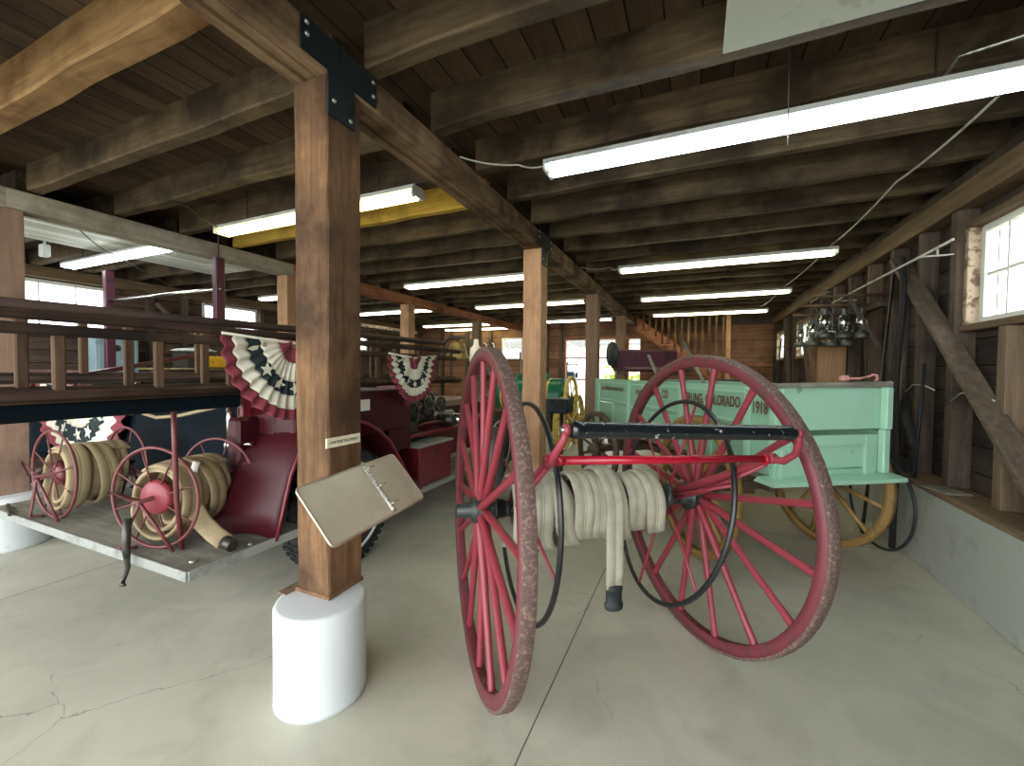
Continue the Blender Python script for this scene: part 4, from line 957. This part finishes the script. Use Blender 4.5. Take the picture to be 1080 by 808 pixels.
# ------------------------------------------------------------------ left bay: second engine and clutter
e2 = thing('antique_engine', 'dark older fire engine parked in the left bay behind the ladders', 'fire engine', (-6.9, 3.6, 0))
MB().box(-.55, .55, -1.6, 2.4, .55, 1.1, bev=.08).build('body', m_navy, e2)
MB().cyl((.62, -1.3, 1.40), (.62, 1.6, 1.40), .085, seg=18).cyl((.45, -1.0, 1.25), (.45, 2.0, 1.25), .075, seg=18).build('suction_hose', m_rubber, e2)
MB().cyl((.55, -.7, 1.52), (.55, 2.2, 1.52), .018, seg=10).build('brass_rail', m_brass, e2)
MB().tube([(.7, 1.0, 1.2), (.72, 1.05, 1.42), (.7, 1.2, 1.52), (.66, 1.5, 1.52)], .05, 14).tube([(.7, -.9, 1.15), (.74, -.8, 1.4), (.7, -.6, 1.48), (.5, -.4, 1.45)], .045, 14).build('chrome_elbow', m_chrome, e2)
MB().bar((.5, -1.2, 1.45), (.1, .3, 1.75), .07, .05).bar((.3, -1.5, 1.4), (.5, .2, 1.5), .09, .06).box(.2, .6, -1.7, -1.2, 1.1, 1.5, bev=.05).bar((.45, -.2, 1.2), (.55, .9, 1.62), .06, .05).build('red_ironwork', m_ironred, e2)
for y in (-1.0, 1.9):
    for x in (-.7, .7):
        Mw = T((x, y, .45)) @ TOX; w = MB().lathe([(-.05, .38), (.05, .38), (.06, .45), (-.06, .45), (-.05, .38)], 36, Mw).build('wheel', m_rubber, e2)
        MB().lathe([(-.08, 0), (-.08, .07), (.08, .07), (.08, 0)], 16, Mw).build('hub', m_ironred, w)
        for k in range(10): a = k*PI/5; MB().cyl(Mw @ Vector((.05*math.cos(a), .05*math.sin(a), 0)), Mw @ Vector((.39*math.cos(a), .39*math.sin(a), 0)), .018, seg=6).build('spoke', m_ironred, w)
MB().box(-.5, .5, -.3, .9, 1.1, 1.35, bev=.05).build('hose_bed', m_maroon, e2)
o = MB().box(-.16, .16, -.1, .1, 0, .14, bev=.01)
for k in range(5): o.box(-.15+k*.065, -.12+k*.065, -.1, .1, .14, .16, bev=.004)
o = o.build('yellow_box', m_ybox); o.location = (-6.45, 3.85, 1.55); o.rotation_euler = (0, 0, PI/2); tag(o, 'small yellow box sitting on the brass rail of the left engine', 'box')
o = MB().lathe([(0, 0), (0, .05), (.02, .28), (.03, .30), (.06, .2), (.08, 0)], 28).build('metal_dish', m_fixt); o.location = (-7.2, 4.0, 1.78); tag(o, 'shallow white dish beyond the yellow box', 'dish')
o = MB().box(-.2, .2, -.2, .2, 0, .4).build('dish_stand', m_iron); o.location = (-7.2, 4.0, 1.37); tag(o, 'dark stand beneath the shallow white dish', 'stand')
pn = thing('switch_cabinet', 'pale blue-grey metal cabinet with a round handle standing in the left bay', 'cabinet', (-8.7, 3.6, 0))
MB().box(-.25, .15, -.25, .3, 0, 2.15, bev=.01).build('cabinet_body', m_bluew, pn)
MB().box(.15, .165, -.22, .27, .1, 2.1, bev=.005).build('door', m_bluew, pn)
MB().lathe([(0, .05), (.02, .05), (.03, .03), (.03, 0)], 16, T((.165, .0, 1.85)) @ TOX).build('handle', m_iron, pn)
for k, (x, y, z0, z1) in enumerate([(-5.1, 3.1, 1.98, 2.82), (-7.4, 3.05, 1.5, 2.86)]):
    o = MB().box(-.04, .04, -.05, .05, 0, z1-z0, bev=.006).cyl((0, 0, z1-z0), (0, 0, ZC+.005-z0), .008, seg=6).build('hanging_upright', m_leather); o.location = (x, y, z0)
    tag(o, ['dark maroon upright hung by a hook from the whitewashed beam', 'dark maroon upright near the left window'][k], 'upright')
o = MB().cyl((-5.06, 3.1, 2.46), (-7.36, 3.05, 2.46), .022, seg=10).build('cross_pipe', m_chrome); tag(o, 'pale metal pipe running level between the two maroon uprights', 'pipe')
# left wall timbering
ly = [0.6, 1.5, 4.3, 4.85, 6.4, 7.4, 8.3, 10.2, 11.3]
for i, y in enumerate(ly):
    o = MB().box(XL+.002, XL+.12, -.05, .05, 0, ZJ-.02, bev=.004).build('wall_stud', m_stud); o.location = (0, y, 0); tag(o, 'upright stud on the left wall, %s one counting back from the camera' % ORD[i], 'stud', 'left wall studs')
for k, (y0, z0, y1, z1) in enumerate([(4.35, 2.7, 5.6, 1.6), (6.45, 1.6, 7.4, 2.6)]):
    o = MB().bar((XL+.15, y0, z0), (XL+.15, y1, z1), .04, .11, (1, 0, 0), .003).build('wall_brace', m_studl); tag(o, ['light diagonal brace on the left wall between its two high windows', 'diagonal brace on the left wall past the second window'][k], 'brace')
struct(MB().box(XL+.002, XL+.16, YF, YB-.01, 2.88, ZJ-.01, bev=.005).build('trim_5', m_plate))
# hanging ladder rack
t = thing('hanging_ladder', 'long light-edged ladder hung flat under the joists in the left bay', 'ladder', (-7.4, 6.2, 2.52))
for x in (0, .4): MB().box(x, x+.04, 0, 3.2, 0, .07, bev=.005).build('side_rail', m_winjamb if x else m_iron, t)
for k in range(9): MB().box(.04, .4, .2+k*.34, .23+k*.34, .02, .05).build('rung', m_iron, t)
for y in (.14, 2.46): MB().cyl((.22, y, .05), (.22, y, ZJ+.02-2.52), .008, seg=6).box(.0, .44, y-.01, y+.01, -.01, .0).build('hanger', m_iron, t)
# bell and white lantern on stand
t = thing('brass_bell', 'old brass bell on a frame seen above the truck beyond the small bunting', 'bell', (-3.75, 6.2, 0))
MB().lathe([(1.72, .24), (1.74, .22), (1.82, .17), (1.93, .145), (2.0, .12), (2.03, .06), (2.04, 0)], 28).build('bell_body', m_brass, t)
MB().tube([(-.3, 0, 0), (-.3, 0, 2.0), (-.15, 0, 2.1), (.15, 0, 2.1), (.3, 0, 2.0), (.3, 0, 0)], .03, 8).cyl((0, 0, 2.03), (0, 0, 2.12), .03).tube([(-.1, 0, 2.1), (-.14, 0, 2.22), (-.1, 0, 2.25)], .012).tube([(.12, 0, 2.1), (.2, 0, 2.2)], .014).build('bell_frame', m_iron, t)
t = thing('pole_lamp', 'white lamp on a pole just right of the brass bell', 'lamp', (-3.33, 6.1, 0))
MB().lathe([(1.68, .10), (1.72, .11), (1.9, .10), (1.95, .05), (2.05, .035), (2.05, 0)], 20).build('lamp_body', m_tag, t)
MB().cyl((0, 0, 0), (0, 0, 1.68), .03).lathe([(0, .2), (.03, .2), (.03, 0)], 20).build('pole', m_iron, t)
for k, x in enumerate((.2, .34)): MB().tube([(0, 0, 1.75), (x, 0, 1.8), (x, 0, 1.95), (x-.06, 0, 2.0)], .02, 8).build('lamp_bracket', m_chrome, t)
t = thing('steel_can', 'grey steel canister standing past the truck toolbox', 'canister', (-2.62, 4.25+.8, 0))
MB().lathe([(.0, .13), (.02, .14), (.35, .14), (.38, .145), (.41, .14), (.7, .14), (.75, .1), (.8, .06), (.86, .06), (.86, 0)], 24).build('can_body', m_olive, t)
MB().tube([(-.1, 0, .72), (-.1, 0, .95), (.1, 0, .95), (.1, 0, .72)], .01).build('can_handle', m_olive, t)
t.location = (-2.2, 4.45, .0)
t2 = thing('workbench', 'cluttered dark workbench in the middle bay beyond the truck', 'workbench', (-3.3, 6.75, 0))
MB().box(-1.3, .55, -.3, .3, .78, .84, bev=.008).build('bench_top', m_rung, t2)
for x in (-1.2, .45):
    for y in (-.22, .22): MB().box(x-.04, x+.04, y-.04, y+.04, 0, .78).build('leg', m_rung, t2)
MB().box(-1.2, .5, -.25, .25, .25, .29).build('shelf', m_rung, t2)
t3 = thing('steel_shelving', 'open metal shelving rack against the clutter behind the truck', 'shelving', (-4.55, 9.7, 0))
for x in (-.6, .6):
    for y in (-.2, .2): MB().box(x-.02, x+.02, y-.02, y+.02, 0, 2.0).build('upright', m_olive, t3)
for z in (.3, .8, 1.3, 1.8): MB().box(-.6, .6, -.2, .2, z, z+.02).build('shelf', m_rung, t3)
random.seed(11)
shm = [m_iron, m_olive, m_chrome, m_truckred, m_brass, m_rubber, m_bluew]; shn = ['grey iron', 'olive steel', 'bright metal', 'dull red', 'brass', 'black', 'pale blue']
for zi, z in enumerate((.32, .82, 1.32)):
    for xi, x in enumerate((-.45, -.15, .15, .45)):
        m_i = (zi*4+xi) % 7; r = random.uniform(.06, .1); h = random.uniform(.16, .3)
        o = MB().lathe([(0, r), (h*.7, r), (h*.85, r*.5), (h, r*.45), (h, 0)], 16).build('storage_can', shm[m_i]); o.location = (-4.55+x, 9.7, z)
        tag(o, '%s can on the %s shelf of the metal rack, %s from its left end' % (shn[m_i], ['lowest', 'second', 'third'][zi], ORD[xi]), 'can', 'cans on the metal shelving')
# ------------------------------------------------------------------ green boiler with yellow wheels
gb = thing('green_boiler', 'dark green horizontal boiler engine with pale yellow wheels near the back door', 'engine', (-3.1, 8.2, 0))
MB().lathe([(-.85, 0), (-.85, .33), (-.82, .36), (.66, .36), (.69, .33), (.69, 0)], 32, T((0, 0, 1.03)) @ TOX).build('boiler', m_green, gb)
for x in (-.6, -.1, .4): MB().lathe([(-.02, .364), (.02, .364), (.02, .36), (-.02, .36), (-.02, .364)], 32, T((x, 0, 1.03)) @ TOX).build('boiler_band', m_yellow, gb)
MB().box(-.5, .5, -.3, .3, .3, .72, bev=.03).build('firebox', m_iron, gb)
MB().cyl((.3, 0, 1.38), (.3, 0, 1.5), .05).build('valve', m_green, gb)
MB().cyl((-.3, 0, 1.38), (-.3, 0, 1.48), .07).build('dome', m_green, gb)
for (x, y, R) in ((.78, -.42, .52), (.78, .55, .52), (-.9, -.42, .52), (-.9, .55, .52)):
    Mw = T((x, y, R if y > 0 else R)) @ TOX
    w = MB().lathe([(-.05, R-.04), (.05, R-.04), (.05, R), (-.05, R), (-.05, R-.04)], 40, Mw).build('wheel', m_yellow, gb)
    MB().lathe([(-.08, 0), (-.08, .07), (.08, .07), (.08, 0)], 16, Mw).build('hub', m_yellow, w)
    for k in range(8): a = k*PI/4+.2; MB().cyl(Mw @ Vector((.05*math.cos(a), .05*math.sin(a), 0)), Mw @ Vector(((R-.03)*math.cos(a), (R-.03)*math.sin(a), 0)), .018, seg=6).build('spoke', m_yellow, w)
Mw = T((.84, -.1, 1.0)) @ TOX
w = MB().lathe([(-.03, .40), (.03, .40), (.03, .44), (-.03, .44), (-.03, .40)], 40, Mw).build('flywheel', m_yellow, gb)
for k in range(6): a = k*PI/3; MB().tube([Mw @ Vector((.03*math.cos(a), .03*math.sin(a), 0)), Mw @ Vector((.41*math.cos(a+.2), .41*math.sin(a+.2), 0))], .014, 6).build('spoke', m_yellow, w)
MB().cyl((.5, -.1, 1.0), (.9, -.1, 1.0), .03).build('crankshaft', m_iron, gb)
t = thing('steel_box', 'dark grey rectangular steel box on an iron stand behind the second post', 'steel box', (-1.62+.0, 5.35, 0))
MB().box(-.22, .12, -.15, .15, .98, 1.17, bev=.01).build('steel_case', m_steel_dark, t)
MB().cyl((0, 0, 0), (0, 0, .98), .025).lathe([(0, .16), (.02, .16), (.02, 0)], 20).build('stand', m_iron, t)

# ------------------------------------------------------------------ stairs at the back
stt = thing('staircase', 'open brown wooden staircase rising left at the back wall', 'staircase', (0, 11.55, 0))
P0, P1 = Vector((1.25, 0, .9)), Vector((-1.55, 0, 2.95)); 
def lerpx(x): return P0.z+(P1.z-P0.z)*(P0.x-x)/(P0.x-P1.x)
for y in (0, .85):
    MB().bar((1.9-.05, y, .9-(.6)*.732+.02), (-1.6, y, lerpx(-1.6)), .04, .27, (0, 1, 0), .004).build('stringer', m_pine if y == 0 else m_beamr, stt) if False else \
    MB().add([(1.75, y, 0.35), (-1.45, y, 2.62), (-1.45, y, 2.98), (1.75, y, .70), (1.75, y+.04, 0.35), (-1.45, y+.04, 2.62), (-1.45, y+.04, 2.98), (1.75, y+.04, .70)], [[0, 1, 2, 3], [7, 6, 5, 4], [0, 4, 5, 1], [1, 5, 6, 2], [2, 6, 7, 3], [3, 7, 4, 0]]).build('stringer', m_beamr, stt)
for k in range(11):
    x = 1.55-k*.28; z = .60+.2*k+.02
    if z < 2.95: MB().box(x-.15, x+.14, -.02, .9, z, z+.035, bev=.004).build('tread', m_beamr, stt)
for k in range(14):
    x = .62-k*.158
    kk = int((1.55+.14-x)/.28); zb = .60+.2*kk+.055
    if zb < 2.9: MB().box(x-.025, x+.025, -.03, .01, zb, ZJ-.01).build('baluster', m_post, stt)
MB().box(.68, .78, -.06, .04, .02, ZJ-.01, bev=.004).build('newel_post', m_pine, stt)
o = MB().box(-.55, .45, -.2, .2, 0, .06, bev=.005).box(-.5, -.44, -.15, .15, -.95, 0).box(.34, .4, -.15, .15, -.95, 0).build('bench_table', m_beamr); o.location = (1.3, 10.0, .95); tag(o, 'brown wooden table against the back right corner', 'table')
struct(MB().box(-1.2, XR, YB-.03, YB-.001, 1.72, 1.78, bev=.003).build('trim_6', m_beamr))
struct(MB().box(XB1b, XR, YB-.06, YB-.001, 2.8, ZJ, bev=.003).build('trim_7', m_stud))
for k, x in enumerate((-8.2, -7.2, -6.3, -4.9, -4.3, -3.85)):
    o = MB().box(-.05, .05, -.1, 0, 0, ZJ-.02, bev=.004).build('wall_stud', m_stud); o.location = (x, YB-.002, 0); tag(o, 'upright stud on the back wall, %s counting from its left end' % ORD[k], 'stud', 'back wall studs')

# ------------------------------------------------------------------ right wall hanging things
t = thing('lantern_rack', 'rack of projecting wooden poles fixed high on the right wall holding lanterns', 'rack', (XS, 5.9, 2.3))
for k, (y, z, L) in enumerate(((-.25, .09, .62), (0.02, .02, .66), (.3, -.05, .70))):
    MB().cyl((-L, y, z+.0), (0, y, z-.02), .016, .018, 8).build('pole', m_rung, t)
MB().box(-.07, -.0, -.4, .5, -.07, -.02).bar((-.03, -.3, -.5), (-.28, -.25, .05), .03, .04).bar((-.03, .3, -.55), (-.3, .3, -.07), .03, .04).box(-.5, -.46, -.35, .4, .1, .13).build('bracket', m_stud, t)
def lantern(M, label, mat=m_olive):
    t = thing('kerosene_lantern', label, 'lantern', (0, 0, 0), 0, 'kerosene lanterns on the wall rack'); t.matrix_world = M
    # hangs from origin downward
    MB().lathe([(-.38, 0), (-.38, .062), (-.375, .068), (-.33, .066), (-.315, .03), (-.30, .03), (-.295, 0)], 18).build('fuel_tank', mat, t)
    MB().lathe([(-.295, .022), (-.27, .04), (-.23, .045), (-.18, .036), (-.165, .028)], 16, caps=False).build('globe', m_lglass, t)
    MB().lathe([(-.165, .034), (-.155, .036), (-.13, .024), (-.12, .03), (-.105, .028), (-.095, .008), (-.095, 0)], 16).build('chimney_cap', mat, t)
    f = MB()
    for s_ in (-1, 1): f.tube([(s_*.05, 0, -.33), (s_*.064, 0, -.27), (s_*.064, 0, -.18), (s_*.04, 0, -.135), (0, 0, -.125)], .006, 6)
    f.build('side_tubes', mat, t)
    MB().tube([(-.06, 0, -.17), (-.055, 0, -.06), (-.02, 0, -.005), (.02, 0, -.005), (.055, 0, -.06), (.06, 0, -.17)], .003, 5).build('bail_handle', mat, t)
    return t
lp = [(1.24, 5.64, 2.37, 'kerosene lantern at the tip of the nearest pole of the wall rack'), (1.42, 5.66, 2.36, 'kerosene lantern second along the nearest pole'), (1.62, 5.66, 2.36, 'kerosene lantern on the nearest pole close to the wall'),
      (1.20, 5.93, 2.30, 'kerosene lantern at the tip of the middle pole'), (1.37, 5.92, 2.29, 'kerosene lantern second along the middle pole'), (1.56, 5.92, 2.29, 'kerosene lantern along the middle pole near the wall'),
      (1.13, 6.2, 2.22, 'kerosene lantern at the tip of the farthest pole, against the window'), (1.32, 6.2, 2.22, 'kerosene lantern second along the farthest pole'), (1.52, 6.2, 2.21, 'kerosene lantern along the farthest pole near the wall')]
L0 = None
for i, (x, y, z, lb) in enumerate(lp):
    Ml = T((x+(.06 if x < 1.5 else .02), y, z)) @ Matrix.Rotation(.7*i, 4, 'Z') @ Matrix.Scale(1.18 if i < 6 else .95, 4)
    if L0 is None: L0 = lantern(Ml, lb)
    else:
        c = dup(L0, label=lb); c.matrix_world = Ml
o = MB().cyl((1.60, 3.85, 2.455), (1.60, 6.6, 2.44), .009, seg=8).cyl((1.62, 4.1, 2.40), (1.62, 4.1, 2.47), .006, seg=6).box(1.60, XS, 4.3, 4.32, 2.445, 2.455).box(1.60, XS, 6.4, 6.42, 2.43, 2.44).build('pike_rod', m_wire); tag(o, 'long pale rod held level along the right wall above the studs', 'rod')
cd_ = thing('wooden_cupboard', 'narrow light brown panelled cupboard standing by the right wall behind the wagon', 'cupboard', (1.6, 7.1, 0))
MB().box(-.12, .19, -.42, .12, 0, 1.98, bev=.008).build('cupboard_body', m_pine, cd_)
MB().box(-.14, -.12, -.38, .08, .1, 1.9, bev=.005).bar((-.145, -.3, .9), (-.145, .04, 1.8), .01, .05, (0, 1, 0)).build('door', m_post, cd_)
for k, (y0, y1, z1, x1, mt, lb) in enumerate([(5.0, 5.25, 2.5, 1.76, m_iron, 'thin dark pole leaning against the right wall past the wagon'), (5.55, 6.0, 2.2, 1.76, m_stud, 'brown stick leaning on the right wall under the lantern rack'),
        (4.55, 4.62, 1.62, 1.77, m_rubber, 'short black tool handle standing on the sill at the right wall'), (4.95, 5.0, 1.75, 1.77, m_stud, 'weathered stick standing on the sill between studs'), (10.3, 10.9, 2.3, 1.74, m_iron, 'dark pole crossing the farthest right window')]):
    o = MB().cyl((1.70 if k not in (0, 4) else 1.5, y0, .665 if k not in (0, 4) else .0), (x1, y1, z1), .016, .013, 8).build('leaning_pole', mt); tag(o, lb, 'pole')
o = MB(); random.seed(9)
frs = []
for i in range(12):
    q = i/11; z = .02+q*2.55; frs.append((Vector((1.60+.08*q+.01*math.sin(q*9), 4.63+.22*q+.02*math.sin(q*13), z)), Vector((.2, 1, 0)).normalized(), Vector((1, -.2, 0)).normalized()))
o.sweep(frs, [(x*.06, y*.025) for x, y in [(-1, 0), (-.5, .8), (0, .4), (.5, 1), (1, 0), (.5, -.6), (0, -1), (-.5, -.7)]]).build('x', m_cloth_dark)
o = bpy.data.objects['x']; o.name = 'dark_canvas_strip'; tag(o, 'tall black strip of canvas hanging beside the wagon on the right wall', 'canvas')
o = MB().tube([(1.62, 4.35, .95), (1.66, 4.6, 1.15), (1.70, 4.75, 1.3)], .0, 8, rs=[.03, .035, .03]).build('black_bundle', m_cloth_dark); tag(o, 'black rolled bundle leaning across the hanging canvas strip', 'bundle')
o = MB().lathe([(.012*math.sin(a*PI/4), .40+.012*math.cos(a*PI/4)) for a in range(9)], 40, T((1.50, 4.62, .415)) @ Matrix.Rotation(.25, 4, 'Z') @ TOX @ Matrix.Identity(4), caps=False).build('loose_rubber_ring', m_rubber); tag(o, 'thin black rubber tire standing behind the ochre wagon wheel', 'tire')
for k, (y, z) in enumerate([(4.0, 1.36), (4.75, 1.4), (5.3, 1.42)]):
    o = MB().tube([(XS-.01, y-.25, z), (XS-.02, y-.1, z+.04), (XS-.02, y+.1, z+.035), (XS-.01, y+.25, z-.03)], .005, 6).build('wall_wire', m_wire); tag(o, ['pale wire looped across the wall beside the diagonal brace', 'pale curved wire crossing the studs in the middle of the right wall', 'pale wire by the corner of the green tailgate'][k], 'wire')
o = MB().lathe([(0, .08), (.05, .07), (.10, .05), (.12, .0)], 12, Matrix.Diagonal((1.2, 1, 1, 1))).build('old_boot', m_cloth_dark); o.location = (1.73, 4.85, .66); tag(o, 'dark crumpled leather lump on the sill between the studs', 'leather')
o = MB().box(-.08, .08, -.15, .15, 0, .012, bev=.004).build('wood_scrap', m_greywood); o.location = (1.72, 4.15, .66); o.rotation_euler = (0, 0, .3); tag(o, 'small wood scrap lying on the sill by the light stud', 'scrap')
